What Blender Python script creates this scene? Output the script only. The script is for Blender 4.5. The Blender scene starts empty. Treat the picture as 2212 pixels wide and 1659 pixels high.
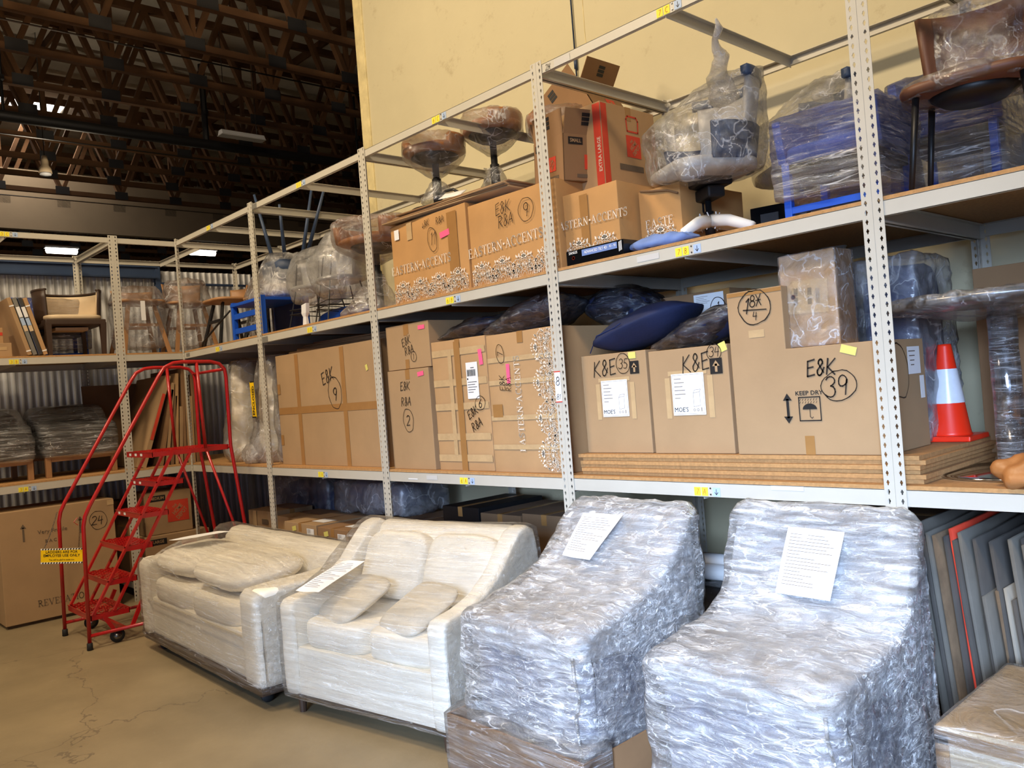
import bpy, bmesh, math, random
from mathutils import Vector, Matrix, noise
PI = math.pi
R = math.radians
rnd = random.Random(7)
SC = bpy.context.scene
COL = SC.collection

# ------------------------------------------------------------------ camera
cam_d = bpy.data.cameras.new('camera')
cam_d.sensor_width = 36.0
cam_d.lens = 1805.5/2212*36.0
cam_d.clip_start = 0.05
cam_d.clip_end = 200
cam = bpy.data.objects.new('camera', cam_d)
COL.objects.link(cam)
_y, _p, _r = .8264, .0057, -.078
fw = Vector((-math.sin(_y)*math.cos(_p), math.cos(_y)*math.cos(_p), math.sin(_p)))
r0 = Vector((math.cos(_y), math.sin(_y), 0)); u0 = r0.cross(fw)
rr = r0*math.cos(_r)+u0*math.sin(_r); uu = -r0*math.sin(_r)+u0*math.cos(_r)
cam.matrix_world = Matrix(((rr.x, uu.x, -fw.x, 8.7307), (rr.y, uu.y, -fw.y, -3.4087), (rr.z, uu.z, -fw.z, 1.8111), (0, 0, 0, 1)))
SC.camera = cam

# ------------------------------------------------------------------ world, lights, exposure
def S(*c):
    if len(c) == 1: c = (c[0],)*3
    return tuple(((v/255)/12.92 if v/255 <= .04045 else (((v/255)+.055)/1.055)**2.4) for v in c)
w = bpy.data.worlds.new('world'); SC.world = w; w.use_nodes = True
w.node_tree.nodes['Background'].inputs[0].default_value = (.55, .50, .45, 1)
w.node_tree.nodes['Background'].inputs[1].default_value = .022
def area(name, loc, aim, sx, sy, power, col, spread=None):
    l = bpy.data.lights.new(name, 'AREA'); l.shape = 'RECTANGLE'; l.size = sx; l.size_y = sy
    l.energy = power; l.color = col
    if spread: l.spread = spread
    o = bpy.data.objects.new(name, l); COL.objects.link(o); o.location = loc
    o.rotation_euler = (Vector(aim)-Vector(loc)).to_track_quat('-Z', 'Y').to_euler()
    return o
WARM = (1.0, .80, .54); COOL = (.50, .68, 1.0)
area('ceiling_lamp_light', (7.6, -3.6, 6.9), (7.0, .5, 1.0), 1.3, .5, 250, WARM)
area('ceiling_lamp_light', (3.2, -3.6, 6.9), (3.0, .5, 1.0), 1.3, .5, 310, WARM)
area('ceiling_lamp_light', (1.6, -7.2, 6.9), (1.0, -1.5, 0.0), 1.3, .5, 230, WARM)
area('dock_daylight_and_fill', (10.2, -7.4, 2.5), (6.8, -.9, 0.0), 2.6, 2.4, 205, COOL, R(48))
area('dock_daylight_and_fill', (12.5, -6.5, 1.6), (6.5, 1.0, 1.2), 2.6, 2.6, 70, (.42, .60, 1.0))  # added weak cool fill for the wall under the shelves, no second door
for _p in ((5.5, -4.2, 5.6), (.5, -4.5, 5.6), (-5.5, .5, 5.2)):  # added point fill to lift the trusses and ceiling deck, not actual lamps
    _l = bpy.data.lights.new('added_ceiling_fill', 'POINT'); _l.energy = 26 if _p[0] > -1 else 40; _l.color = (1, .84, .62); _l.shadow_soft_size = .25
    _o = bpy.data.objects.new('added_ceiling_fill', _l); COL.objects.link(_o); _o.location = _p
area('strip_lamp_light', (-.2, -1.6, 5.4), (-1.2, -.8, 2.6), .9, .15, 26, WARM)
area('skylight_daylight', (-9.9, .8, 8.0), (-9.9, .8, 0), 1.0, 1.7, 70, (1, .9, .78))
SC.view_settings.view_transform = 'Standard'
SC.view_settings.look = 'None'
SC.view_settings.exposure = -0.3
SC.view_settings.gamma = 1
SC.view_settings.use_curve_mapping = False
SC.cycles.transparent_max_bounces = 24
SC.cycles.max_bounces = 7

# ------------------------------------------------------------------ materials
M = {}
def mat(name, col, rough=.6, metal=0, var=.12, vs=4, bump=0, bs=40, stretch=(1, 1, 1), coat=0, spec=.5, coatr=.1, trans=0, emit=None, estr=0):
    m = bpy.data.materials.new(name); m.use_nodes = True; M[name] = m
    nt = m.node_tree; N = nt.nodes; L = nt.links; b = N['Principled BSDF']
    b.inputs['Roughness'].default_value = rough; b.inputs['Metallic'].default_value = metal
    b.inputs['Coat Weight'].default_value = coat; b.inputs['Coat Roughness'].default_value = coatr
    b.inputs['Specular IOR Level'].default_value = spec
    tc = N.new('ShaderNodeTexCoord'); mp = N.new('ShaderNodeMapping'); mp.inputs['Scale'].default_value = stretch
    L.new(tc.outputs['Object'], mp.inputs[0])
    if var > 0:
        n = N.new('ShaderNodeTexNoise'); n.inputs['Scale'].default_value = vs; n.inputs['Detail'].default_value = 5
        n.inputs['Roughness'].default_value = .6
        L.new(mp.outputs[0], n.inputs['Vector'])
        r = N.new('ShaderNodeValToRGB'); r.color_ramp.elements[0].position = .3; r.color_ramp.elements[1].position = .7
        r.color_ramp.elements[0].color = tuple(c*(1-var) for c in col)+(1,)
        r.color_ramp.elements[1].color = tuple(min(1, c*(1+var)) for c in col)+(1,)
        L.new(n.outputs['Fac'], r.inputs[0]); L.new(r.outputs[0], b.inputs['Base Color'])
    else:
        b.inputs['Base Color'].default_value = tuple(col)+(1,)
    if bump:
        n2 = N.new('ShaderNodeTexNoise'); n2.inputs['Scale'].default_value = bs; n2.inputs['Detail'].default_value = 4
        L.new(mp.outputs[0], n2.inputs['Vector'])
        bp = N.new('ShaderNodeBump'); bp.inputs['Strength'].default_value = bump; bp.inputs['Distance'].default_value = .01
        L.new(n2.outputs['Fac'], bp.inputs['Height']); L.new(bp.outputs[0], b.inputs['Normal'])
        if coat: L.new(bp.outputs[0], b.inputs['Coat Normal'])
    if emit:
        b.inputs['Emission Color'].default_value = tuple(emit)+(1,); b.inputs['Emission Strength'].default_value = estr
    return m

def film(name, tint, base=.10, streak=.45, stretch=(1, 1, 1), bs=9, rough=.13, bump=.9, gl=(.6, .06), br=.45, cr=.45):
    """stretch film: see-through plastic with glossy wrinkles and cloudy overlaps"""
    m = bpy.data.materials.new(name); m.use_nodes = True; M[name] = m
    nt = m.node_tree; N = nt.nodes; L = nt.links; out = N['Material Output']; b = N['Principled BSDF']
    tc = N.new('ShaderNodeTexCoord'); mp = N.new('ShaderNodeMapping'); mp.inputs['Scale'].default_value = stretch
    L.new(tc.outputs['Object'], mp.inputs[0])
    n = N.new('ShaderNodeTexNoise'); n.inputs['Scale'].default_value = bs; n.inputs['Detail'].default_value = 6
    n.inputs['Distortion'].default_value = 1.2; n.inputs['Roughness'].default_value = .65
    L.new(mp.outputs[0], n.inputs['Vector'])
    n2 = N.new('ShaderNodeTexNoise'); n2.inputs['Scale'].default_value = 2.2; n2.inputs['Detail'].default_value = 3
    L.new(tc.outputs['Object'], n2.inputs['Vector'])
    bp = N.new('ShaderNodeBump'); bp.inputs['Strength'].default_value = bump; bp.inputs['Distance'].default_value = .03
    L.new(n.outputs['Fac'], bp.inputs['Height'])
    b.inputs['Base Color'].default_value = tuple(tint)+(1,); b.inputs['Roughness'].default_value = br
    L.new(bp.outputs[0], b.inputs['Normal'])
    g = N.new('ShaderNodeBsdfGlossy'); g.inputs['Roughness'].default_value = rough; g.inputs['Color'].default_value = (.95, .95, .95, 1)
    L.new(bp.outputs[0], g.inputs['Normal'])
    t = N.new('ShaderNodeBsdfTransparent'); t.inputs['Color'].default_value = (.97, .97, .97, 1)
    # cloudy factor
    r = N.new('ShaderNodeMapRange'); r.inputs['From Min'].default_value = .42; r.inputs['From Max'].default_value = .72
    r.inputs['To Min'].default_value = base; r.inputs['To Max'].default_value = base+streak
    L.new(n.outputs['Fac'], r.inputs['Value'])
    r2 = N.new('ShaderNodeMapRange'); r2.inputs['From Min'].default_value = .35; r2.inputs['From Max'].default_value = .65
    r2.inputs['To Min'].default_value = .35; r2.inputs['To Max'].default_value = 1.25
    L.new(n2.outputs['Fac'], r2.inputs['Value'])
    mu = N.new('ShaderNodeMath'); mu.operation = 'MULTIPLY'; mu.use_clamp = True
    L.new(r.outputs[0], mu.inputs[0]); L.new(r2.outputs[0], mu.inputs[1])
    # glints on the film's creases, painted in as thin pale streaks
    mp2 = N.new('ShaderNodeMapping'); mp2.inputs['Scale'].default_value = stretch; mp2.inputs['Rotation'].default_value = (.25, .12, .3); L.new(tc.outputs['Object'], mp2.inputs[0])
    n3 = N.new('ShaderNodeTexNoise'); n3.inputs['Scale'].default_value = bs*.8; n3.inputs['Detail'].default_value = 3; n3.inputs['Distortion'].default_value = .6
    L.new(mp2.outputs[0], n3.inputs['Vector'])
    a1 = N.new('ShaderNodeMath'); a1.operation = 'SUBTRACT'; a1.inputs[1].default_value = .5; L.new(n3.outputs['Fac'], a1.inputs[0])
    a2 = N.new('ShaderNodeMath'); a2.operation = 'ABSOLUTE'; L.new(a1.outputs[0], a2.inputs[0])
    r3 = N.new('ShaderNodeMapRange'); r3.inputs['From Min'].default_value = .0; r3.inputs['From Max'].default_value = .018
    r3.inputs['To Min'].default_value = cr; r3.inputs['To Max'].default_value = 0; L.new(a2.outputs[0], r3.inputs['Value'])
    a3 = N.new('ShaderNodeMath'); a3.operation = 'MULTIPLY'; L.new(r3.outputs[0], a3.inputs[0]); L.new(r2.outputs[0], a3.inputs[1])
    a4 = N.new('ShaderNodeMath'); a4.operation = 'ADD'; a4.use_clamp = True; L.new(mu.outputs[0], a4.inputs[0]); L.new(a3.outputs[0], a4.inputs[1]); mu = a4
    x1 = N.new('ShaderNodeMixShader'); L.new(mu.outputs[0], x1.inputs[0]); L.new(t.outputs[0], x1.inputs[1]); L.new(b.outputs[0], x1.inputs[2])
    fr = N.new('ShaderNodeFresnel'); fr.inputs['IOR'].default_value = 1.5; L.new(bp.outputs[0], fr.inputs['Normal'])
    fm = N.new('ShaderNodeMath'); fm.operation = 'MULTIPLY_ADD'; fm.inputs[1].default_value = gl[0]; fm.inputs[2].default_value = gl[1]; fm.use_clamp = True
    L.new(fr.outputs[0], fm.inputs[0])
    x2 = N.new('ShaderNodeMixShader'); L.new(fm.outputs[0], x2.inputs[0]); L.new(x1.outputs[0], x2.inputs[1]); L.new(g.outputs[0], x2.inputs[2])
    L.new(x2.outputs[0], out.inputs['Surface'])
    return m

mat('rack', S(192, 187, 174), .42, var=.04, vs=3)
mat('cream_dark', S(120, 118, 112), .5, var=.05)
mat('particle', S(176, 132, 82), .85, var=.18, vs=60, bump=.2, bs=200)
mat('card_c', S(184, 138, 84), .8, var=.09, vs=3, bump=.12, bs=22)
mat('card', S(166, 135, 98), .82, var=.07, vs=3, bump=.05, bs=60)
mat('card_b', S(178, 141, 98), .82, var=.08, vs=3, bump=.08, bs=30)
mat('card_dark', S(140, 106, 72), .85, var=.08, vs=3)
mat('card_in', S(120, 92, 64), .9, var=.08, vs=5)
mat('card_white', S(222, 208, 178), .8, var=.04)
mat('tape', S(158, 116, 68), .25, var=.06, vs=9, bump=.1, bs=25)
mat('tape_clear', S(190, 160, 118), .18, var=.1, vs=9, bump=.3, bs=30)
mat('ink', S(22, 20, 20), .6, var=0)
mat('marker', S(40, 32, 26), .5, var=0)
mat('print_grey', S(100, 84, 66), .8, var=0)
mat('print_white', S(226, 214, 196), .7, var=0)
mat('paper', S(232, 232, 232), .6, var=.02)
mat('pink', S(255, 96, 140), .6, var=0)
mat('yellow', S(238, 226, 60), .6, var=0)
mat('yellow_pale', S(214, 205, 110), .6, var=0)
mat('sticker_blue', S(168, 190, 222), .5, var=0)
mat('red_ink', S(200, 60, 30), .6, var=0)
mat('depot_red', S(206, 62, 38), .7, var=.05, vs=30)
mat('ladder_red', S(176, 20, 22), .32, var=.08, vs=6, coat=.3)
mat('rubber', S(26, 26, 28), .7, var=.05)
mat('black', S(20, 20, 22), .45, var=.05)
mat('black_gloss', S(14, 14, 16), .15, var=0)
mat('blue', S(8, 78, 190), .5, var=.08, vs=3)
mat('blue_dark', S(20, 40, 90), .55, var=.1)
mat('navy', S(24, 34, 70), .8, var=.15, vs=8, bump=.2, bs=60)
mat('chrome', S(200, 200, 205), .12, metal=1, var=.03)
mat('steel', S(120, 120, 122), .3, metal=1, var=.1)
mat('wood', S(158, 116, 76), .5, var=.2, vs=3, stretch=(1, 1, .15))
mat('wood_dark', S(62, 46, 36), .45, var=.12, vs=3)
mat('leather', S(166, 108, 58), .4, var=.15, vs=6, bump=.15, bs=60)
mat('brown_shell', S(106, 68, 48), .5, var=.12, vs=8)
mat('beige', S(205, 182, 148), .7, var=.05)
mat('fabric', S(244, 238, 224), .8, var=.05, vs=6, bump=.12, bs=160)
mat('fabric_b', S(214, 206, 190), .8, var=.06, vs=10, bump=.15, bs=160)
mat('white_plastic', S(230, 230, 232), .4, var=.02)
mat('grey_panel', S(198, 196, 192), .6, var=.03)
mat('cone_red', S(240, 48, 20), .35, var=.04)
mat('cone_white', S(216, 220, 228), .25, var=.04, vs=40)
mat('bubble', S(240, 243, 250), .22, var=.05, vs=6, bump=.55, bs=26, coat=.6, coatr=.12, stretch=(1, 1.6, 2.6))
mat('truss', S(104, 72, 44), .9, var=.2, vs=2)
mat('truss_plate', S(70, 70, 72), .5, metal=.4, var=.1)
mat('pipe_black', S(30, 30, 32), .5, var=.1)
mat('deck', S(215, 208, 195), .9, var=.1, vs=3)
mat('drywall', S(150, 132, 108), .9, var=.06, vs=1.5)
mat('lamp_on', S(255, 255, 250), .5, var=0, emit=(1, .93, .78), estr=14)
mat('skylight', S(255, 255, 255), .5, var=0, emit=(1, .93, .82), estr=7)
mat('steel_blue', S(48, 66, 96), .5, var=.1)
mat('blanket_blue', S(108, 134, 190), .7, var=.12, vs=8, bump=.3, bs=20)
mat('net', S(238, 236, 230), .7, var=.02)
mat('sign_yellow', S(250, 205, 20), .35, var=0)
mat('grime', S(96, 78, 58), .95, var=.3, vs=8)
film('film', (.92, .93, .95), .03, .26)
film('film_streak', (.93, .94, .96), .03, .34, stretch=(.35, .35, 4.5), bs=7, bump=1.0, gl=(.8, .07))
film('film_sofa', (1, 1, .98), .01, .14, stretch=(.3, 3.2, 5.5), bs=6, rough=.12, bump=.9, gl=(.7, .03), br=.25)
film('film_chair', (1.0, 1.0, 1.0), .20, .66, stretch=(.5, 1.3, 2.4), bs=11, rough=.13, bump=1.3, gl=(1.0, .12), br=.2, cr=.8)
mat('sheet_grey', S(92, 88, 80), .8, var=.15, vs=5)
mat('sheet_dark', S(66, 62, 57), .85, var=.15, vs=5)
mat('sheet_pale', S(130, 124, 112), .8, var=.12, vs=5)
film('bag_grey', (.66, .66, .68), .20, .32, bs=5)
film('bag_white', (.90, .90, .90), .20, .45, bs=6, bump=1.1)
film('film_navy', (.5, .54, .62), .01, .12, stretch=(1, 2, 3), bs=6, gl=(.9, .05), cr=.25)
mat('crate', S(192, 176, 150), .7, var=.1, vs=4)

def rack_holes():
    m = M['rack'].copy(); m.name = 'rack_slotted'; M['rack_slotted'] = m
    nt = m.node_tree; N = nt.nodes; L = nt.links; out = N['Material Output']; b = N['Principled BSDF']
    tc = N.new('ShaderNodeTexCoord'); sp = N.new('ShaderNodeSeparateXYZ'); L.new(tc.outputs['Object'], sp.inputs[0])
    def op(o, a, c=None):
        n = N.new('ShaderNodeMath'); n.operation = o
        for i, v in enumerate((a, c)):
            if v is None: continue
            if isinstance(v, (int, float)): n.inputs[i].default_value = v
            else: L.new(v, n.inputs[i])
        return n.outputs[0]
    u = op('ABSOLUTE', op('SUBTRACT', op('MAXIMUM', sp.outputs[0], sp.outputs[1]), .026))
    z = op('MULTIPLY', op('SUBTRACT', op('FRACT', op('DIVIDE', sp.outputs[2], .038)), .5), .038)
    a = op('MULTIPLY', op('LESS_THAN', u, .0030), op('LESS_THAN', op('ABSOLUTE', z), .0105))
    zz = op('SUBTRACT', z, .001)
    c = op('LESS_THAN', op('SQRT', op('ADD', op('MULTIPLY', u, u), op('MULTIPLY', zz, zz))), .0062)
    f = op('MAXIMUM', a, c)
    t = N.new('ShaderNodeBsdfTransparent'); x = N.new('ShaderNodeMixShader')
    L.new(f, x.inputs[0]); L.new(b.outputs[0], x.inputs[1]); L.new(t.outputs[0], x.inputs[2]); L.new(x.outputs[0], out.inputs['Surface'])
rack_holes()

# ------------------------------------------------------------------ mesh helpers
class MB:
    def __init__(s): s.v = []; s.f = []; s.m = []; s.cur = 0
    def add(s, vs, fs):
        o = len(s.v); s.v += [tuple(v) for v in vs]; s.f += [tuple(i+o for i in f) for f in fs]; s.m += [s.cur]*len(fs)
        return s
    def box(s, c, d, rot=None):
        hx, hy, hz = d[0]/2, d[1]/2, d[2]/2
        P = [Vector((x, y, z)) for z in (-hz, hz) for y in (-hy, hy) for x in (-hx, hx)]
        if rot is not None: P = [rot @ p for p in P]
        P = [p+Vector(c) for p in P]
        return s.add(P, [(0, 2, 3, 1), (4, 5, 7, 6), (0, 1, 5, 4), (2, 6, 7, 3), (0, 4, 6, 2), (1, 3, 7, 5)])
    def ext(s, x0, x1, y0, y1, z0, z1): return s.box(((x0+x1)/2, (y0+y1)/2, (z0+z1)/2), (abs(x1-x0), abs(y1-y0), abs(z1-z0)))
    def bar(s, a, b, w, h, up=(0, 0, 1)):
        a = Vector(a); b = Vector(b); d = b-a; L = d.length; x = d/L; u = Vector(up)
        if abs(x.dot(u)) > .98: u = Vector((0, 1, 0))
        y = u.cross(x).normalized(); z = x.cross(y)
        m = Matrix((x, y, z)).transposed()
        return s.box((a+b)/2, (L, w, h), m)
    def tube(s, pts, r, seg=10, cap=True):
        pts = [Vector(p) for p in pts]; n = len(pts); rs = r if isinstance(r, (list, tuple)) else [r]*n
        vs = []; fs = []; pu = None
        for i, p in enumerate(pts):
            t = (pts[min(i+1, n-1)]-pts[max(i-1, 0)]).normalized()
            if pu is None: pu = t.orthogonal().normalized()
            pu = (pu-t*pu.dot(t)).normalized(); q = t.cross(pu)
            for k in range(seg):
                a = 2*PI*k/seg; vs.append(p+(pu*math.cos(a)+q*math.sin(a))*rs[i])
        for i in range(n-1):
            for k in range(seg):
                k2 = (k+1) % seg; fs.append((i*seg+k, i*seg+k2, (i+1)*seg+k2, (i+1)*seg+k))
        if cap: fs.append(tuple(range(seg-1, -1, -1))); fs.append(tuple((n-1)*seg+k for k in range(seg)))
        return s.add(vs, fs)
    def lathe(s, prof, c=(0, 0, 0), seg=24, sx=1, sy=1):
        vs = []; fs = []; n = len(prof)
        for r, z in prof:
            for k in range(seg):
                a = 2*PI*k/seg; vs.append((c[0]+r*sx*math.cos(a), c[1]+r*sy*math.sin(a), c[2]+z))
        for i in range(n-1):
            for k in range(seg):
                k2 = (k+1) % seg; fs.append((i*seg+k, i*seg+k2, (i+1)*seg+k2, (i+1)*seg+k))
        fs.append(tuple(range(seg-1, -1, -1))); fs.append(tuple((n-1)*seg+k for k in range(seg)))
        return s.add(vs, fs)
    def prism(s, poly, y0, y1):
        """poly of (x,z) extruded along y"""
        n = len(poly); vs = [(x, y0, z) for x, z in poly]+[(x, y1, z) for x, z in poly]
        fs = [tuple(range(n)), tuple(range(2*n-1, n-1, -1))]+[(i, i+n, (i+1) % n+n, (i+1) % n) for i in range(n)]
        return s.add(vs, fs)
    def loft(s, rings, closed=True, cap=True):
        n = len(rings[0]); vs = [p for r in rings for p in r]; fs = []
        for i in range(len(rings)-1):
            for k in range(n if closed else n-1):
                k2 = (k+1) % n; fs.append((i*n+k, i*n+k2, (i+1)*n+k2, (i+1)*n+k))
        if cap and closed: fs.append(tuple(range(n-1, -1, -1))); fs.append(tuple((len(rings)-1)*n+k for k in range(n)))
        return s.add(vs, fs)
    def xf(s, m, start=0):
        for i in range(start, len(s.v)): s.v[i] = tuple(m @ Vector(s.v[i]))
        return s
    def build(s, name, mats, parent=None, smooth=False, bevel=0, loc=None, fixn=True):
        me = bpy.data.meshes.new(name); me.from_pydata(s.v, [], s.f)
        if not isinstance(mats, (list, tuple)): mats = [mats]
        for m in mats: me.materials.append(M[m] if isinstance(m, str) else m)
        if len(mats) > 1:
            for p, k in zip(me.polygons, s.m): p.material_index = k
        bm = bmesh.new(); bm.from_mesh(me)
        if fixn: bmesh.ops.recalc_face_normals(bm, faces=bm.faces)
        if bevel: bmesh.ops.bevel(bm, geom=[e for e in bm.edges if len(e.link_faces) == 2 and e.calc_face_angle(0) > .5], offset=bevel, segments=2, affect='EDGES', profile=.6)
        bm.to_mesh(me); bm.free()
        if smooth:
            for p in me.polygons: p.use_smooth = True
        o = bpy.data.objects.new(name, me); COL.objects.link(o)
        if parent: o.parent = parent
        if loc: o.location = loc
        return o
def tag(o, label, cat, group=None, kind=None):
    o['label'] = label; o['category'] = cat
    if group: o['group'] = group
    if kind: o['kind'] = kind
    return o
def struct(name, mb, mats, **k):
    o = mb.build(name, mats, **k); o['kind'] = 'structure'; return o
def thing(name, label, cat, loc=(0, 0, 0), rz=0, group=None):
    o = bpy.data.objects.new(name, None); COL.objects.link(o); o.empty_display_size = .1
    o.location = loc; o.rotation_euler = (0, 0, rz)
    return tag(o, label, cat, group)
def dup(root, loc, rz, label=None, group=None):
    def cp(o, par):
        c = o.copy(); COL.objects.link(c)
        if par: c.parent = par
        for k in [q for q in bpy.data.objects if q.parent == o]: cp(k, c)
        return c
    r = cp(root, None); r.location = loc; r.rotation_euler = (0, 0, rz)
    if label: r['label'] = label
    if group: r['group'] = group
    return r

def soft(mb_obj, amp, scale, cuts=1, seed=0, smooth=True):
    """subdivide and push a mesh about with noise (cloth, film, dented board)"""
    me = mb_obj.data; bm = bmesh.new(); bm.from_mesh(me)
    if cuts: bmesh.ops.subdivide_edges(bm, edges=bm.edges, cuts=cuts, use_grid_fill=True)
    bm.normal_update()
    for v in bm.verts:
        v.co += v.normal*amp*noise.noise(v.co*scale+Vector((seed, seed*2.3, 0)))
    if smooth:
        for f in bm.faces: f.smooth = True
    bm.to_mesh(me); bm.free()
    return mb_obj

def hull(name, pts, mat_, parent, amp=.012, scale=9, maxlen=.06, seed=1, relax=1):
    """plastic film pulled tight round a set of points, wrinkled"""
    bm = bmesh.new()
    for p in pts: bm.verts.new(p)
    r = bmesh.ops.convex_hull(bm, input=bm.verts)
    bmesh.ops.delete(bm, geom=[v for v in bm.verts if not v.link_faces], context='VERTS')
    for _ in range(6):
        es = [e for e in bm.edges if e.calc_length() > maxlen]
        if not es: break
        bmesh.ops.subdivide_edges(bm, edges=es, cuts=1); bmesh.ops.triangulate(bm, faces=bm.faces)
    for _ in range(relax): bmesh.ops.smooth_vert(bm, verts=bm.verts, factor=.5, use_axis_x=True, use_axis_y=True, use_axis_z=True)
    bmesh.ops.recalc_face_normals(bm, faces=bm.faces); bm.normal_update()
    for v in bm.verts:
        n1 = noise.noise(v.co*scale+Vector((seed, 0, seed))); n2 = noise.noise(v.co*scale*2.6+Vector((0, seed, 3)))
        v.co += v.normal*amp*(n1+.5*n2+.25)
    for f in bm.faces: f.smooth = True
    me = bpy.data.meshes.new(name); bm.to_mesh(me); bm.free()
    me.materials.append(M[mat_]); o = bpy.data.objects.new(name, me); COL.objects.link(o)
    if parent: o.parent = parent
    return o
def pts_of(objs):
    out = []
    for o in objs:
        for v in o.data.vertices: out.append(o.matrix_basis @ v.co)
    return out

def cushion(mb, c, d, p=3.2, nu=20, nv=12, rot=None, amp=.0, seed=0, pinch=0):
    """rounded pillow block (superellipsoid)"""
    vs = []; fs = []
    def sg(x, e): return math.copysign(abs(x)**e, x)
    e = 2/p
    for j in range(nv+1):
        ph = -PI/2+PI*j/nv
        for i in range(nu):
            th = 2*PI*i/nu
            x = sg(math.cos(ph), e)*sg(math.cos(th), e); y = sg(math.cos(ph), e)*sg(math.sin(th), e); z = sg(math.sin(ph), 1 if pinch else e)
            if pinch: k = 1-pinch*(max(abs(x), abs(y))**3); z *= k
            q = Vector((x*d[0]/2, y*d[1]/2, z*d[2]/2))
            if amp: q += q.normalized()*amp*noise.noise(q*9+Vector((seed, 0, 0)))
            if rot is not None: q = rot @ q
            vs.append(q+Vector(c))
    for j in range(nv):
        for i in range(nu):
            i2 = (i+1) % nu; fs.append((j*nu+i, j*nu+i2, (j+1)*nu+i2, (j+1)*nu+i))
    return mb.add(vs, fs)

# ------------------------------------------------------------------ writing
def sans(s, size, mt, parent, loc, rx=PI/2, rz=0, ry=0, name='printed_text', sx=1, bold=0):
    cu = bpy.data.curves.new(name, 'FONT'); cu.body = s; cu.size = size; cu.extrude = .0003; cu.align_x = 'CENTER'; cu.align_y = 'CENTER'
    cu.offset = bold*size; cu.resolution_u = 2
    ob = bpy.data.objects.new('t', cu); me = bpy.data.meshes.new_from_object(ob); me.name = name
    bpy.data.objects.remove(ob); bpy.data.curves.remove(cu)
    me.transform(Matrix.Scale(sx, 4, (1, 0, 0)))
    me.transform(Matrix.Rotation(ry, 4, 'Z'))
    me.materials.clear(); me.materials.append(M[mt])
    o = bpy.data.objects.new(name, me); COL.objects.link(o); o.parent = parent; o.location = loc; o.rotation_euler = (rx, 0, rz)
    return o
def arc(cx, cy, r, a0, a1, n=10, ry=None):
    ry = r if ry is None else ry
    return [(cx+r*math.cos(R(a0+(a1-a0)*i/n)), cy+ry*math.sin(R(a0+(a1-a0)*i/n))) for i in range(n+1)]
HAND = {
 'E': ([[(.5, 1), (.05, .95), (.1, 0), (.55, .05)], [(.1, .5), (.45, .55)]], .65),
 'K': ([[(.1, 1), (.05, 0)], [(.55, 1), (.1, .5), (.6, 0)]], .7),
 'R': ([[(.1, 0), (.1, 1)]+arc(.15, .75, .35, 90, -90, 8, .25), [(.2, .5), (.55, 0)]], .7),
 'A': ([[(0, 0), (.3, 1), (.6, 0)], [(.12, .4), (.5, .42)]], .75),
 '&': ([[(.5, .15), (.15, .75)]+arc(.28, .82, .14, 200, -20, 7, .18)+[(.1, .3)]+arc(.25, .2, .16, 180, 330, 6, .2)+[(.5, .5)]], .65),
 '8': ([arc(.28, .75, .2, 270, -90, 12, .25), arc(.28, .25, .26, 90, -270, 12, .25)], .65),
 '0': ([arc(.28, .5, .25, 90, 450, 14, .5)], .65),
 '1': ([[(.1, .8), (.25, 1), (.22, 0)]], .4),
 '2': ([arc(.28, .75, .24, 160, -30, 8, .25)+[(.05, 0), (.6, .05)]], .7),
 '3': ([arc(.25, .75, .24, 150, -80, 8, .25)+arc(.25, .25, .28, 80, -150, 8, .26)], .65),
 '4': ([[(.15, 1), (.05, .45), (.55, .5)], [(.45, .95), (.42, 0)]], .65),
 '5': ([[(.55, 1), (.15, .98), (.12, .58)]+arc(.25, .3, .27, 100, -130, 8, .3)], .65),
 '6': ([[(.4, 1), (.1, .5)]+arc(.3, .27, .24, 170, -190, 12, .27)], .65),
 '7': ([[(.05, .95), (.5, 1), (.2, 0)]], .6),
 '9': ([arc(.28, .72, .23, 0, 360, 12, .27)+[(.48, .7), (.4, 0)]], .65),
 '/': ([[(.0, -.1), (.4, 1.1)]], .5), ' ': ([], .45),
 'c': ([[(.3, .7), (.3, 0)], [(.1, .25), (.3, 0), (.5, .25)]], .6),
 'B': ([[(.1, 0), (.1, 1)]+arc(.15, .77, .28, 90, -90, 6, .23)+arc(.15, .27, .33, 90, -90, 6, .27)], .65),
 'C': ([arc(.35, .5, .3, 50, 310, 10, .5)], .65),
 'x': ([[(0, 0), (.5, 1)], [(0, 1), (.5, 0)], [(0, .5), (.5, .5)]], .5),
}
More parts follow.
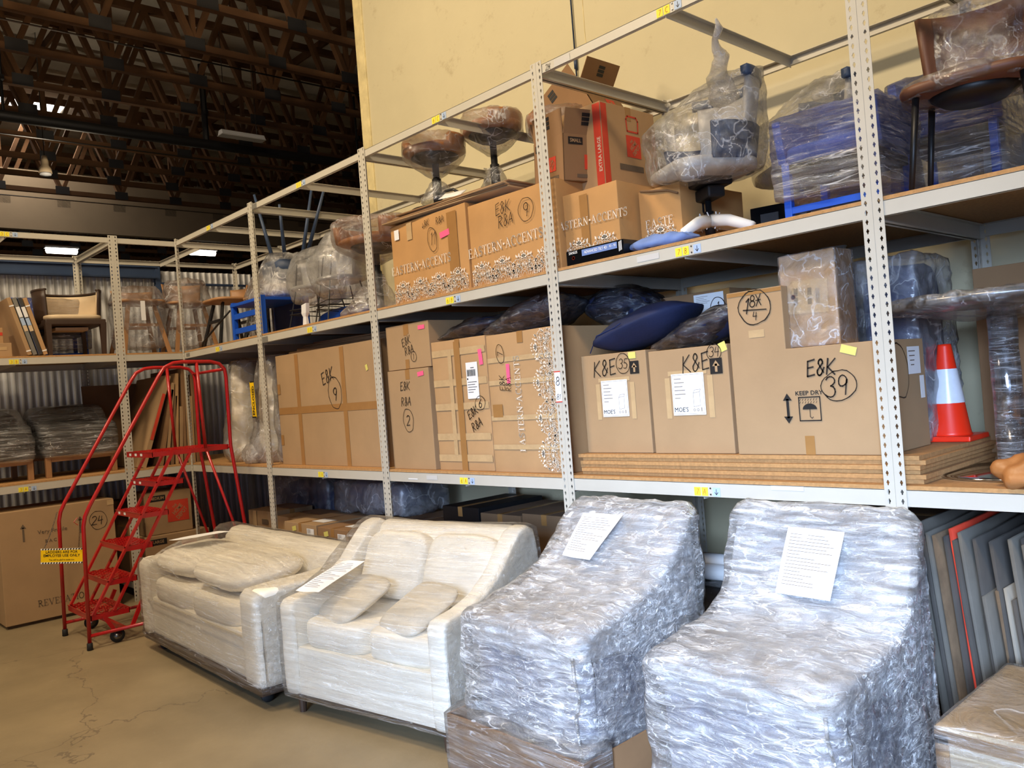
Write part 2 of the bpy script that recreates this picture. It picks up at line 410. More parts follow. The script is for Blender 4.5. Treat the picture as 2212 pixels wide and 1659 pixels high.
SERIF = {  # (points, thick?)
 'E': ([([(.15, 0), (.15, 1)], 1), ([(.02, 1), (.6, 1)], 0), ([(.02, 0), (.62, 0)], 0), ([(.15, .52), (.45, .52)], 0), ([(.6, 1), (.6, .8)], 0), ([(.63, 0), (.63, .22)], 0), ([(.45, .6), (.45, .42)], 0)], .74),
 'A': ([([(.1, 0), (.4, 1)], 0), ([(.38, 1), (.7, 0)], 1), ([(.2, .34), (.58, .34)], 0), ([(0, 0), (.2, 0)], 0), ([(.55, 0), (.84, 0)], 0)], .88),
 'S': ([(arc(.32, .75, .22, 30, 250, 8, .25)+arc(.3, .27, .24, 70, -150, 8, .26), .7), ([(.52, 1), (.52, .75)], 0), ([(.06, .28), (.06, 0)], 0)], .64),
 'T': ([([(.36, 0), (.36, 1)], 1), ([(.02, 1), (.7, 1)], 0), ([(.02, 1), (.02, .78)], 0), ([(.7, 1), (.7, .78)], 0), ([(.22, 0), (.5, 0)], 0)], .76),
 'R': ([([(.15, 0), (.15, 1)], 1), ([(.02, 1), (.2, 1)]+arc(.3, .76, .26, 90, -90, 8, .24)+[(.15, .52)], .5), ([(.32, .52), (.66, 0)], 1), ([(.02, 0), (.3, 0)], 0), ([(.6, 0), (.78, 0)], 0)], .8),
 'N': ([([(.12, 0), (.12, 1)], 0), ([(.1, 1), (.68, 0)], 1), ([(.68, 0), (.68, 1)], 0), ([(0, 0), (.24, 0)], 0), ([(.56, 1), (.8, 1)], 0), ([(0, 1), (.14, 1)], 0)], .84),
 'C': ([(arc(.42, .5, .36, 50, 310, 14, .5), .7), ([(.68, .98), (.68, .7)], 0)], .8),
 'V': ([([(.08, 1), (.4, 0)], 1), ([(.4, 0), (.7, 1)], 0), ([(-.02, 1), (.22, 1)], 0), ([(.58, 1), (.82, 1)], 0)], .84),
 'L': ([([(.15, 0), (.15, 1)], 1), ([(.02, 1), (.3, 1)], 0), ([(.02, 0), (.62, 0)], 0), ([(.62, 0), (.62, .25)], 0)], .7),
 'I': ([([(.15, 0), (.15, 1)], 1), ([(.02, 1), (.28, 1)], 0), ([(.02, 0), (.28, 0)], 0)], .36),
 'O': ([(arc(.4, .5, .36, 0, 360, 18, .5), .7)], .86),
 ' ': ([], .35), '*': ([([(.12, .5), (.28, .5)], 4)], .42),
}
def ribbon(mb, pts, wd):
    P = [Vector((p[0], p[1])) for p in pts]
    for a, b in zip(P[:-1], P[1:]):
        d = b-a
        if d.length < 1e-6: continue
        d.normalize(); n = Vector((-d.y, d.x))*wd/2; e = d*wd*.3
        q = [a-e-n, b+e-n, b+e+n, a-e+n]
        mb.add([(v.x, 0, v.y) for v in q], [(0, 1, 2, 3)])
def wobble(mb, amp, seed):
    for i, v in enumerate(mb.v):
        n = noise.noise(Vector((v[0]*25+seed, v[2]*25, seed))); n2 = noise.noise(Vector((v[0]*25, v[2]*25+9, seed)))
        mb.v[i] = (v[0]+amp*n, v[1], v[2]+amp*n2)
def place(mb, name, mt, parent, loc, ang=0, rz=0):
    """flat lettering in its local xz plane, turned by ang in that plane"""
    o = mb.build(name, mt, parent, fixn=False)
    o.data.transform(Matrix.Rotation(-ang, 4, 'Y')); o.location = loc; o.rotation_euler = (0, 0, rz)
    return o
def hand(s, h, parent, loc, ang=0, wd=.1, mt='marker', rz=0, name='handwriting', slant=.12, gap=1.0):
    mb = MB(); x = 0; wd *= .78
    for ch in s:
        st, adv = HAND[ch]
        for p in st: ribbon(mb, [((x+a+slant*b)*h, b*h) for a, b in p], wd*h)
        x += adv*gap
    for i, v in enumerate(mb.v): mb.v[i] = (v[0]-x*h/2, v[1], v[2]-h/2)
    wobble(mb, h*.06, len(s)+h)
    return place(mb, name, mt, parent, loc, ang, rz)
def ring(rx, rz_, parent, loc, wd=.004, mt='marker', rz=0, ang=.2):
    mb = MB(); ribbon(mb, arc(0, 0, rx, 80, 455, 28, rz_), wd); wobble(mb, rx*.1, rx*9)
    return place(mb, 'hand_drawn_circle', mt, parent, loc, ang, rz)
def serif(s, h, parent, loc, ang=0, mt='print_white', rz=0, track=1.08, wscale=1.0, name='printed_text'):
    mb = MB(); x = 0
    for ch in s:
        st, adv = SERIF[ch]
        for p, t in st: ribbon(mb, [((x+a*wscale)*h, b*h) for a, b in p], (.058+.075*t)*h if t < 3 else .2*h)
        x += adv*track*wscale
    for i, v in enumerate(mb.v): mb.v[i] = (v[0]-x*h/2, v[1], v[2]-h/2)
    return place(mb, name, mt, parent, loc, ang, rz)
def rectm(wd, h, parent, loc, mt, name, ang=0, rz=0, th=.0006):
    mb = MB(); mb.box((0, 0, 0), (wd, th, h)); return place(mb, name, mt, parent, loc, ang, rz)
def lace(length, h, parent, loc, ang=0, rz=0, seed=1, period=.19, mt='print_white'):
    """printed damask border: scrolls, leaves and dots under a scalloped outline"""
    rg = random.Random(seed); mb = MB(); n = max(1, round(length/period)); P = length/n
    def env(x): return h*(.42+.58*abs(math.sin(PI*x/P))**.8)
    def leaf(x, y, a, l):
        c, s_ = math.cos(a), math.sin(a); w_ = l*.3
        q = [(0, 0), (l*.5, -w_), (l, 0), (l*.5, w_)]
        mb.add([(x+c*u-s_*v, 0, y+s_*u+c*v) for u, v in q], [(0, 1, 2, 3)])
    for k in range(n):
        cx = (k+.5)*P
        for rr_ in (.10, .18, .26, .34, .42): ribbon(mb, arc(cx, h*.05, rr_*P, 0, 180, 14, min(rr_*P*1.25, h*.9)), .0028)
        for q_ in range(3): ribbon(mb, arc(cx+(q_-1)*P*.28, h*.38, P*.11, 0, 360, 12), .0026)
        for a in range(20, 170, 24): leaf(cx+.3*P*math.cos(R(a)), h*.05+.3*P*math.sin(R(a)), R(a+35), .03)
        for j in range(5): leaf(cx, h*.78, R(18+36*j), .032)
        ribbon(mb, [(cx, h*.4), (cx, h*.8)], .003)
        for sgn in (-1, 1):
            for (dx, dz, r_) in ((.30, .58, .034), (.42, .30, .03), (.17, .62, .026), (.46, .12, .022), (.2, .3, .022)):
                x = cx+sgn*dx*P; z = dz*h
                if z > env(x): z = env(x)*.85
                sp = [(x+sgn*r_*(1-t/14)*math.cos(t*.75), z+r_*(1-t/14)*math.sin(t*.75)) for t in range(13)]
                ribbon(mb, sp, .0030); leaf(x, z+r_, R(60 if sgn > 0 else 120), .026); leaf(x+sgn*r_, z, R(rg.uniform(0, 360)), .022)
    x = 0
    while x < length:
        leaf(x, env(x)*.97, R(90+rg.uniform(-50, 50)), .016); leaf(x+.004, rg.uniform(.05, .5)*env(x), R(rg.uniform(0, 360)), .014); x += .017
    mb.v = [(a, b, max(0.002, min(c, h))) if False else (min(max(a, 0), length), b, max(.002, c)) for a, b, c in mb.v]
    return place(mb, 'printed_lace_border', mt, parent, loc, ang, rz)
# ================================================================== the building
def concrete_floor():
    m = mat('concrete', S(136, 120, 92), .5, var=.24, vs=.9, bump=.12, bs=18)
    nt = m.node_tree; N = nt.nodes; L = nt.links; b = N['Principled BSDF']
    old = b.inputs['Base Color'].links[0].from_socket
    tc = N.new('ShaderNodeTexCoord')
    mu = N.new('ShaderNodeTexNoise'); mu.inputs['Scale'].default_value = 6; mu.inputs['Detail'].default_value = 8; mu.inputs['Roughness'].default_value = .7
    L.new(tc.outputs['Object'], mu.inputs['Vector'])
    rp = N.new('ShaderNodeValToRGB'); rp.color_ramp.elements[0].position = .66; rp.color_ramp.elements[1].position = .72
    rp.color_ramp.elements[0].color = (0, 0, 0, 1); rp.color_ramp.elements[1].color = (.55, .55, .55, 1)
    L.new(mu.outputs['Fac'], rp.inputs[0])
    vo = N.new('ShaderNodeTexVoronoi'); vo.feature = 'DISTANCE_TO_EDGE'; vo.inputs['Scale'].default_value = .45
    n3 = N.new('ShaderNodeTexNoise'); n3.inputs['Scale'].default_value = 3; n3.inputs['Detail'].default_value = 6; L.new(tc.outputs['Object'], n3.inputs['Vector'])
    va = N.new('ShaderNodeVectorMath'); va.operation = 'MULTIPLY_ADD'; va.inputs[1].default_value = (.5, .5, .5)
    L.new(n3.outputs['Color'], va.inputs[0]); L.new(tc.outputs['Object'], va.inputs[2]); L.new(va.outputs[0], vo.inputs['Vector'])
    lt = N.new('ShaderNodeMath'); lt.operation = 'LESS_THAN'; lt.inputs[1].default_value = .0022; L.new(vo.outputs[0], lt.inputs[0])
    x1 = N.new('ShaderNodeMixRGB'); x1.inputs[2].default_value = S(205, 196, 176)+(1,)
    L.new(rp.outputs[0], x1.inputs[0]); L.new(old, x1.inputs[1])
    x2 = N.new('ShaderNodeMixRGB'); x2.inputs[2].default_value = S(96, 84, 68)+(1,)
    ms = N.new('ShaderNodeMath'); ms.operation = 'MULTIPLY'; ms.inputs[1].default_value = .6; L.new(lt.outputs[0], ms.inputs[0])
    L.new(ms.outputs[0], x2.inputs[0]); L.new(x1.outputs[0], x2.inputs[1]); L.new(x2.outputs[0], b.inputs['Base Color'])
concrete_floor()
def wall_paint():
    m = mat('wall_yellow', S(206, 196, 162), .75, var=.06, vs=.7, bump=.35, bs=7)
    nt = m.node_tree; N = nt.nodes; L = nt.links; b = N['Principled BSDF']
    old = b.inputs['Base Color'].links[0].from_socket
    tc = N.new('ShaderNodeTexCoord'); n = N.new('ShaderNodeTexNoise'); n.inputs['Scale'].default_value = 3.2; n.inputs['Detail'].default_value = 9
    n.inputs['Roughness'].default_value = .75; L.new(tc.outputs['Object'], n.inputs['Vector'])
    rp = N.new('ShaderNodeValToRGB'); rp.color_ramp.elements[0].position = .59; rp.color_ramp.elements[1].position = .70
    rp.color_ramp.elements[0].color = (0, 0, 0, 1); rp.color_ramp.elements[1].color = (.38, .38, .38, 1); L.new(n.outputs['Fac'], rp.inputs[0])
    x = N.new('ShaderNodeMixRGB'); x.inputs[2].default_value = S(150, 128, 90)+(1,); L.new(rp.outputs[0], x.inputs[0]); L.new(old, x.inputs[1])
    L.new(x.outputs[0], b.inputs['Base Color'])
wall_paint()
mat('wall_edge', S(216, 200, 150), .8, var=.18, vs=7, bump=.3, bs=14)
mat('corrugated', S(196, 196, 196), .42, var=.08, vs=2, metal=.25)
mb = MB(); mb.ext(-34, 16, -14, 18, -.3, 0); struct('floor', mb, 'concrete')
mb = MB(); mb.ext(1.72, 16, 1.4, 1.6, 0, 8.2); wb = struct('wall_back', mb, 'wall_yellow')
mb = MB(); mb.ext(1.567, 1.72, 1.385, 1.62, 0, 8.2); struct('trim_1', mb, 'wall_edge', bevel=.012)
mb = MB(); mb.ext(-34, 16, -14, 18, 8.2, 8.4); struct('ceiling', mb, 'deck')
mb = MB(); mb.ext(-34.2, -34, -14, 18, 0, 8.2); struct('wall_left', mb, 'drywall')
mb = MB(); mb.ext(-34, 1.567, 17.8, 18, 0, 8.2); struct('wall_far', mb, 'drywall')
mb = MB(); mb.ext(-11.15, -11, -12, 17.8, 5.97, 7.25)
mb.ext(-11.0, -10.98, -.6, 8, 5.97, 6.03)
struct('wall_draft_curtain', mb, 'drywall')
def corrugated(x, y0, y1, z0, z1, pitch=.075, dep=.018, axis='y'):
    mb = MB(); n = int((y1-y0)/pitch*6); vs = []; fs = []
    for i in range(n+1):
        t = y0+(y1-y0)*i/n; k = (i % 6); d = (0, .25, 1, 1, .25, 0)[k]*dep
        for z in (z0, z1): vs.append((x+d, t, z) if axis == 'y' else (t, x-d, z))
    for i in range(n): fs.append((2*i, 2*i+2, 2*i+3, 2*i+1))
    return mb.add(vs, fs)
mb = corrugated(-1.50, -4.2, 1.55, 0, 3.56); mb.ext(-1.56, -1.51, -4.2, 1.55, 0, 3.56)
struct('wall_partition_left', mb, 'corrugated', fixn=False)
mb = corrugated(1.50, -1.48, 1.56, 0, 3.3, axis='x'); mb.ext(-1.48, 1.56, 1.52, 1.56, 0, 3.3)
struct('wall_partition_back', mb, 'corrugated', fixn=False)
mb = MB(); mb.ext(-1.47, -1.40, -4.2, .32, 3.455, 3.47); mb.ext(-1.47, -1.40, -4.2, .32, 3.585, 3.60); mb.ext(-1.445, -1.43, -4.2, .32, 3.47, 3.585)
struct('trim_2', mb, 'steel_blue')
mb = MB(); mb.tube([(-1.44, .3, 3.40), (-1.44, 1.5, 3.40)], .016); mb.ext(-1.48, -1.42, .30, .36, 0, 3.6)
struct('trim_3', mb, 'steel_blue')
mb = MB(); mb.box((0, 0, 0), (1.05, 2.1, .05)); o = struct('window_1', mb, 'skylight', loc=(-9.92, .62, 8.17))

# roof trusses: chords along y, webs in a W
def make_truss():
    t = thing('roof_truss', 'brown timber roof truss with W-shaped webs below the dark ceiling', 'roof truss', (0, 0, 0), 0, 'timber trusses across the ceiling')
    y0, y1, zb, zt = -9.0, 17.0, 6.5, 7.95
    mb = MB(); mb.ext(-.045, .045, y0, y1, zb, zb+.09); mb.build('bottom_chord', 'truss', t)
    mb = MB(); mb.ext(-.045, .045, y0, y1, zt, zt+.11); mb.build('top_chord', 'truss', t)
    k = 0; y = y0+.3; st = 1.15
    base = None; dbase = None; vb = None
    while y+st < y1:
        for (a, b) in (((y, zb+.06), (y+st/2, zt+.03)), ((y+st/2, zt+.03), (y+st, zb+.06))):
            up = b[1] > a[1]
            src = base if up else dbase
            if src is None:
                m_ = MB(); m_.bar((0, a[0]-y, a[1]), (0, b[0]-y, b[1]), .07, .09, (1, 0, 0)); src = m_.build('web_member', 'truss', t); src.location = (0, y, 0)
                if up: base = src
                else: dbase = src
            else:
                c = src.copy(); COL.objects.link(c); c.parent = t; c.location = (0, y, 0)
        k += 1
        if k % 2:
            m_ = vb
            if vb is None:
                q = MB(); q.ext(-.03, .03, -.03, .03, zb+.06, zt+.03); vb = q.build('web_post', 'truss', t); vb.location = (0, y, 0)
            else:
                c = vb.copy(); COL.objects.link(c); c.parent = t; c.location = (0, y, 0)
        y += st
    y = y0+.3; gp = None
    while y < y1-st:
        if gp is None: mb = MB(); mb.ext(.046, .05, -.13, .13, zb, zb+.16); gp = mb.build('gusset_plate', 'truss_plate', t); c = gp
        else: c = gp.copy(); COL.objects.link(c); c.parent = t
        c.location = (0, y, 0); y += st
    return t
tr = make_truss()
TX = [.55-1.16*i for i in range(22)]
for i, x in enumerate(TX):
    o = tr if i == 0 else dup(tr, (0, 0, 0), 0)
    o.location = (x, (i % 3)*.32, .0)
for i, y in enumerate((-3.2, .6, 4.4, 8.2)):
    mb = MB(); mb.ext(-26, 1.3, y, y+.04, 8.06, 8.2)
    tag(mb.build('roof_purlin', 'truss'), 'long timber purlin crossing over the roof trusses', 'roof beam', 'purlins under the ceiling')
mb = MB(); mb.tube([(-4.1, -9, 6.03), (-4.0, 2, 6.03), (-3.85, 12, 6.03)], .075, 12)
p = tag(mb.build('fire_main_pipe', 'pipe_black', smooth=True), 'thick black pipe running below the roof trusses', 'pipe')
for y in (-.6, 2.2, 5.0):
    mb = MB(); mb.tube([(-4.02, y, 6.05), (-4.02, y, 7.3)], .02 if y != 2.2 else .05, 8); mb.ext(-4.12, -3.92, y-.02, y+.02, 6.5, 6.56); mb.build('pipe_hanger', 'pipe_black', p)
for i, (x, a) in enumerate(((-1.9, .0), (-6.2, .02), (-10, -.02))):
    mb = MB(); mb.tube([(x, -8, 6.44), (x+a*8, 10, 6.44)], .012, 6)
    tag(mb.build('ceiling_conduit', 'steel'), ['thin grey conduit under the nearest trusses', 'thin grey conduit beyond the black pipe', 'thin grey conduit in front of the drywall curtain'][i], 'conduit')
# lamps
def pendant(loc):
    t = thing('pendant_lamp', 'bell-shaped pale pendant lamp hanging below the skylight', 'lamp', loc)
    MB().tube([(0, 0, .16), (0, 0, 2.2)], .008, 6).build('cord', 'steel', t)
    MB().lathe([(.0, .18), (.04, .18), (.055, .1), (.06, .02), (.09, -.02), (.10, -.10), (.095, -.10), (.08, -.02), (.0, .0)], seg=20).build('lamp_housing', 'beige', t, smooth=True)
    MB().lathe([(.0, -.09), (.09, -.10), (.085, -.13), (0, -.135)], seg=20).build('lens', 'white_plastic', t, smooth=True)
pendant((-6.2, .42, 6.0))
t = thing('unlit_strip_light', 'white unlit strip light fixture hanging among the dark trusses', 'light fixture', (-3.5, 2.55, 6.05))
MB().prism([(-.09, 0), (.09, 0), (.05, .07), (-.05, .07)], -.35, .35).build('housing', 'white_plastic', t)
MB().ext(-.085, .085, -.36, .36, -.012, -.001).build('diffuser', 'grey_panel', t)
for y in (-.25, .25): MB().tube([(0, y, .06), (0, y, 2.15)], .006, 6).build('suspension_rod', 'steel', t)
for i, (x, y, z) in enumerate(((-12.85, 2.35, 5.9), (-12.15, 5.45, 5.9))):
    t = thing('strip_light', ['glowing strip light at the far left above the top rack beam', 'glowing strip light seen behind the blue chair legs'][i], 'light fixture', (x, y, z))
    MB().prism([(-.10, .05), (.10, .05), (.06, .10), (-.06, .10)], -.36, .36).build('housing', 'white_plastic', t)
    MB().tube([(0, 0, .10), (0, 0, 2.3)], .006, 6).build('suspension_rod', 'steel', t)
    mb = MB(); mb.tube([(0, -.34, .0), (0, -.32, .0), (0, .32, .0), (0, .34, .0)], [.04, .075, .075, .04], 12); mb.build('tube', 'lamp_on', t, smooth=True)

# ================================================================== racks
W, D = 1.83, 1.221
ZA, ZB, ZC = 1.283, 2.451, 3.622
def post_mesh():
    mb = MB(); h = 3.645
    mb.ext(0, .043, -.0012, .0012, 0, h); mb.ext(-.0012, .0012, 0, .038, 0, h)
    return mb
POST = None
def rack_bay(label, loc, rz, nlab, shelves=(.17, ZA, ZB), W=W):
    low = .17 in shelves
    global POST
    t = thing('shelving_rack', label, 'shelving', loc, rz, None)
    g = .001
    for (x, y, sx, sy) in ((g, 0, 1, 1), (W-g, 0, -1, 1), (g, D, 1, -1), (W-g, D, -1, -1)):
        if POST is None: o = post_mesh().build('post', 'rack_slotted', t, fixn=False); POST = o
        else: o = POST.copy(); COL.objects.link(o); o.parent = t
        o.location = (x, y, 0); o.scale = (sx, sy, 1)
    for z, h in (((.17, .06),) if low else ())+((ZA, .070), (ZB, .064), (ZC, .052)):
        top = z
        for y, s_ in ((.004, 1), (D-.004, -1)):
            mb = MB(); mb.ext(.03 if y < .1 else .03, W-.03, y, y+s_*.002, top-h, top); mb.ext(.03, W-.03, y, y+s_*.03, top-.003, top-.0005)
            mb.ext(.03, W-.03, y, y+s_*.022, top-h, top-h+.002)
            mb.build('beam', 'rack', t)
        for x, s_ in ((.005, 1), (W-.005, -1)):
            mb = MB(); mb.ext(x, x+s_*.002, .03, D-.03, top-h-.012, top-.004); mb.ext(x, x+s_*.028, .03, D-.03, top-.007, top-.004); mb.ext(x, x+s_*.02, .03, D-.03, top-h-.012, top-h-.010)
            mb.build('end_beam', 'rack', t)
        mb = MB(); cx = W*.492
        mb.ext(cx-.001, cx+.001, .008, D-.008, top-h-.010, top-.004); mb.ext(cx-.022, cx+.022, .008, D-.008, top-.007, top-.004)
        if z != .17: mb.build('centre_support', 'rack', t)
    for z in shelves:
        mb = MB(); mb.ext(.006, W-.006, .007, D-.007, z, z+.016); mb.build('shelf_board', 'particle', t)
    for (s, z, dx, yw) in nlab:
        # s like '7B' ; yellow squares, blue arrow sticker
        zc = z; x = W*.487+dx
        k = MB(); k.box((x-.022, 0, zc), (.038, .0006, .042)); k.box((x+.020, 0, zc), (.036, .0006, .042)); lab = k.build('bay_label', 'yellow', t); lab.location = (0, .0025, 0)
        hand(s[0], .027, lab, (x-.022, -.001, zc), 0, .1, 'red_ink', name='label_digit'); hand(s[1], .027, lab, (x+.020, -.001, zc), 0, .1, 'red_ink', name='label_letter')
        k = MB(); k.box((x+.086, 0, zc), (.042, .0006, .042)); ar = k.build('arrow_sticker', 'sticker_blue', t); ar.location = (0, .0025, 0)
        k = MB(); ribbon(k, [(0, .013), (0, -.012)], .003); ribbon(k, [(-.009, -.002), (0, -.013), (.009, -.002)], .003); place(k, 'arrow', 'marker', ar, (x+.086, -.001, zc))
        k = MB(); k.lathe([(0, .002), (.004, .0015), (.0045, 0)], seg=8); k.xf(Matrix.Rotation(PI/2, 4, 'X'))
        for dz in (-.013, .017):
            b_ = k.build('bolt', 'steel', t); b_.location = (x+.053, .0025, zc+dz)
    return t
X1, X2, X3, X4 = 1.775, 3.605, 5.435, 7.265
XS = [X1-W, X1, X2, X3, X4]
LB = ['cream slotted rack bay 4 in the corner behind the red ladder', 'cream slotted rack bay 5 holding the big six-panel taped carton',
      'cream slotted rack bay 6 with three tall cartons on its middle shelf', 'cream slotted rack bay 7 behind the two shiny wrapped chairs',
      'cream slotted rack bay at the right edge, with the orange cone']
racks = []
for i, x in enumerate(XS):
    n = str(4+i)
    labs = [] if i == 4 else [(n+'A', ZA-.043, 0, 0), (n+'B', ZB-.036, 0, 0), (n+'C', ZC-.026, 0, 0)]
    if i == 0: labs = labs[1:]
    racks.append(rack_bay(LB[i], (x if i else .006, 0, 0), 0, labs, (.17, ZA, ZB) if i < 3 else (ZA, ZB), W if i else W-.061))
racks.append(rack_bay('cream slotted rack bay on the left wall, ending behind the corner', (-.003, -.61, 0), PI/2, []))
racks.append(rack_bay('cream slotted rack bay 3 at the left edge of the photo', (-.003, -.61-W, 0), PI/2, [('3A', ZA-.045, 0, 0), ('3B', ZB-.036, 0, 0), ('3C', ZC-.026, 0, 0)], (ZA, ZB)))
# marks on beams
def sub(parent, w_, h_, x, z, mt, name, y=.0022): 
    k = MB(); k.box((x, y, z), (w_, .0006, h_)); return k.build(name, mt, parent)
sub(racks[1], .09, .04, .085, ZC-.027, 'cream_dark', 'faded_sticker'); sub(racks[1], .10, .045, .10, ZB-.036, 'cream_dark', 'faded_sticker')
sub(racks[0], .09, .035, .13, ZB-.03, 'cream_dark', 'faded_sticker')
sub(racks[3], .12, .04, .20, ZC-.03, 'grey_panel', 'tape_strip'); hand('2x', .03, racks[3], (.09, .0005, ZC-.03), 0, .12, name='beam_scribble')
sub(racks[3], .14, .03, .68, ZB-.03, 'grey_panel', 'tape_strip'); sub(racks[3], .16, .02, 1.35, ZA-.012, 'grey_panel', 'tape_strip')
sub(racks[2], .12, .03, .55, ZA-.03, 'grey_panel', 'tape_strip'); sub(racks[2], .11, .008, .33, ZA-.045, 'paper', 'tape_strip')
lb = sub(racks[2], .046, .17, W-.018, 1.80, 'paper', 'post_label', -.003)
hand('8', .05, lb, (W-.016, -.005, 1.835), 0, .09, name='label_number'); sub(lb, .05, .006, W-.018, 1.888, 'depot_red', 'label_edge', -.0036); sub(lb, .05, .006, W-.018, 1.716, 'depot_red', 'label_edge', -.0036)
hand('81', .03, lb, (W-.018, -.005, 1.745), 0, .1, name='label_number')
WX = 4.52
mb = MB(); mb.tube([(WX, 1.385, 8.15), (WX, 1.385, 4.10)], .006, 6); mb.tube([(WX, 1.385, 4.28), (WX, 1.385, 4.20)], .014, 8)
tag(mb.build('wall_cable', 'steel_blue', smooth=True), 'thin vertical cable running down the yellow wall', 'cable')
mb = MB(); mb.ext(WX+.10, WX+.106, 1.3975, 1.401, 3.3, 8.15); struct('trim_4', mb, 'wall_edge')
# ================================================================== cartons
class Carton:
    def __init__(s, name, label, x0, x1, y0, y1, z0, z1, mt='card', cat='box', group=None, rz=0, lid=True, dent=0, poly=None, seam='x'):
        s.cx, s.cy, s.z0, s.y0 = (x0+x1)/2, (y0+y1)/2, z0, y0
        s.r = thing(name, label, cat, (s.cx, s.cy, z0), rz, group)
        s.w, s.d, s.h = x1-x0, y1-y0, z1-z0
        mb = MB()
        if poly: mb.prism([(px-s.cx, pz-z0) for px, pz in poly], -s.d/2, s.d/2)
        else: mb.box((0, 0, s.h/2), (s.w, s.d, s.h))
        s.body = mb.build('carton_body', mt, s.r, bevel=.004)
        if dent: soft(s.body, dent, 3.5, cuts=5, seed=x0*3)
        s.e = .0030+dent
        if lid and not poly:
            mb = MB()
            if seam == 'x': mb.box((0, 0, s.h+.0012), (s.w-.01, .05, .0012)); mb.box((-s.w/2-.001, 0, s.h-.04), (.0012, .05, .08)); mb.box((s.w/2+.001, 0, s.h-.04), (.0012, .05, .08))
            else: mb.box((0, 0, s.h+.0012), (.05, s.d-.01, .0012)); mb.box((0, -s.d/2-.001-dent*.5, s.h-.035), (.05, .0012, .07))
            mb.build('packing_tape', 'tape', s.r)
    def L(s, x, z, k=0): return (x-s.cx, -s.d/2-s.e-k, z-s.z0)
    def tape(s, x0, x1, z0, z1, mt='tape', ang=0):
        s.tk = getattr(s, 'tk', 0)+.00035
        return rectm(x1-x0, z1-z0, s.r, s.L((x0+x1)/2, (z0+z1)/2, -.0015+s.tk), mt, 'packing_tape', ang, th=.0003)
    def note(s, x, z, w_, h, mt, ang=0, name='sticky_note'): return rectm(w_, h, s.r, s.L(x, z, .0006), mt, name, ang)
    def hand(s, t, h, x, z, ang=0, wd=.1, k=.001, mt='marker'): return hand(t, h, s.r, s.L(x, z, k), ang, wd, mt)
    def ring(s, rx, rz_, x, z, wd=.004): return ring(rx, rz_, s.r, s.L(x, z, .001), wd)
    def label(s, x, z, w_, h, kind='ship', ang=0):
        p = rectm(w_, h, s.r, s.L(x, z, .0004), 'paper', 'shipping_label', ang)
        mb = MB(); rg = random.Random(int(x*100))
        if kind == 'ship':
            a = -w_*.42
            while a < w_*.3: t = rg.uniform(.001, .004); mb.ext(a, a+t, -.0003, .0003, h*.12, h*.3); a += t+rg.uniform(.001, .003)
            for i in range(5): mb.ext(-w_*.42, w_*rg.uniform(0, .4), -.0003, .0003, -h*.05-i*h*.07, -h*.035-i*h*.07)
            mb.ext(-w_*.45, -w_*.36, -.0003, .0003, h*.02, h*.07); mb.ext(-w_*.1, w_*.2, -.0003, .0003, h*.34, h*.36)
        elif kind == 'wide':
            for sx in (-.28, .12):
                a = -.30
                while a < .0: t = rg.uniform(.01, .03); mb.ext(w_*(sx-.06), w_*(sx+.06), -.0003, .0003, h*(a+.0), h*(a+t)+.0001); a += t+.015
                a = .05
                while a < .35: t = rg.uniform(.01, .03); mb.ext(w_*(sx-.06), w_*(sx+.06), -.0003, .0003, h*(a+.0), h*(a+t)+.0001); a += t+.015
            for i in range(4): mb.ext(w_*(.30+i*.03), w_*(.31+i*.03), -.0003, .0003, -h*.3, h*.3)
        else:
            for i in range(9):
                mb.ext(-w_*.42, w_*(-.42+rg.uniform(.15, .5)), -.0003, .0003, h*(.40-i*.06), h*(.408-i*.06)+.0006)
        o = place(mb, 'label_print', 'print_grey' if kind != 'ship' else 'ink', p, (0, -.0008, 0), ang)
        return p
def depot(parent, loc, s_, ang=0, rz=0, mt='depot_red'):
    """square logo with slanted lettering"""
    o = rectm(s_, s_, parent, loc, mt, 'printed_logo', ang, rz)
    for i, (t, k) in enumerate((('THE', .17), ('HOME', .27), ('DEPOT', .27))):
        dx = (-.14, -.02, .17)[i]*s_; dz = (.22, .05, -.15)[i]*s_
        e = sans(t, s_*k, 'card', o, (dx, -.0016, dz), ry=R(45)-ang, sx=.75, name='logo_lettering', bold=.01)
    return o

A0 = ZA+.0165; B0 = ZB+.0165
# --- bay 6, middle shelf
c = Carton('cardboard_carton', 'small carton marked R&A 1 resting on the narrow carton marked 2', 3.655, 4.168, .06, .55, 2.008, 2.325, seam='y')
c.hand('E&K', .055, 3.90, 2.205, .25); c.hand('R&A', .055, 3.93, 2.14, .2); c.hand('1', .04, 3.975, 2.09); c.ring(.032, .036, 3.98, 2.09)
c.tape(3.875, 3.92, 2.245, 2.32); c.tape(3.875, 3.92, 2.01, 2.075); c.note(4.09, 2.285, .075, .028, 'pink')
c = Carton('cardboard_carton', 'tall plain carton marked R&A 2 under the small carton, beside the rack post', 3.65, 4.145, .05, .6, A0, 2.004, seam='y')
c.hand('E&K', .06, 3.86, 1.89); c.hand('R&A', .06, 3.86, 1.78); c.hand('2', .07, 3.87, 1.645); c.ring(.06, .085, 3.87, 1.645); c.note(4.055, 1.965, .07, .03, 'pink', .1)
c = Carton('cardboard_carton', 'tall taped carton with a barcode label, marked R&A 6', 4.185, 4.745, .06, .62, A0, 2.165, mt='card_b', dent=.003, seam='y')
for z in (2.06, 1.86, 1.70, 1.50, 1.36): c.tape(4.19, 4.74, z, z+.045, 'tape_clear')
c.tape(4.43, 4.49, A0, 2.15); c.tape(4.36, 4.40, 1.4, 2.1, 'tape_clear')
c.label(4.60, 1.885, .115, .235); c.note(4.695, 2.03, .035, .10, 'pink', .1)
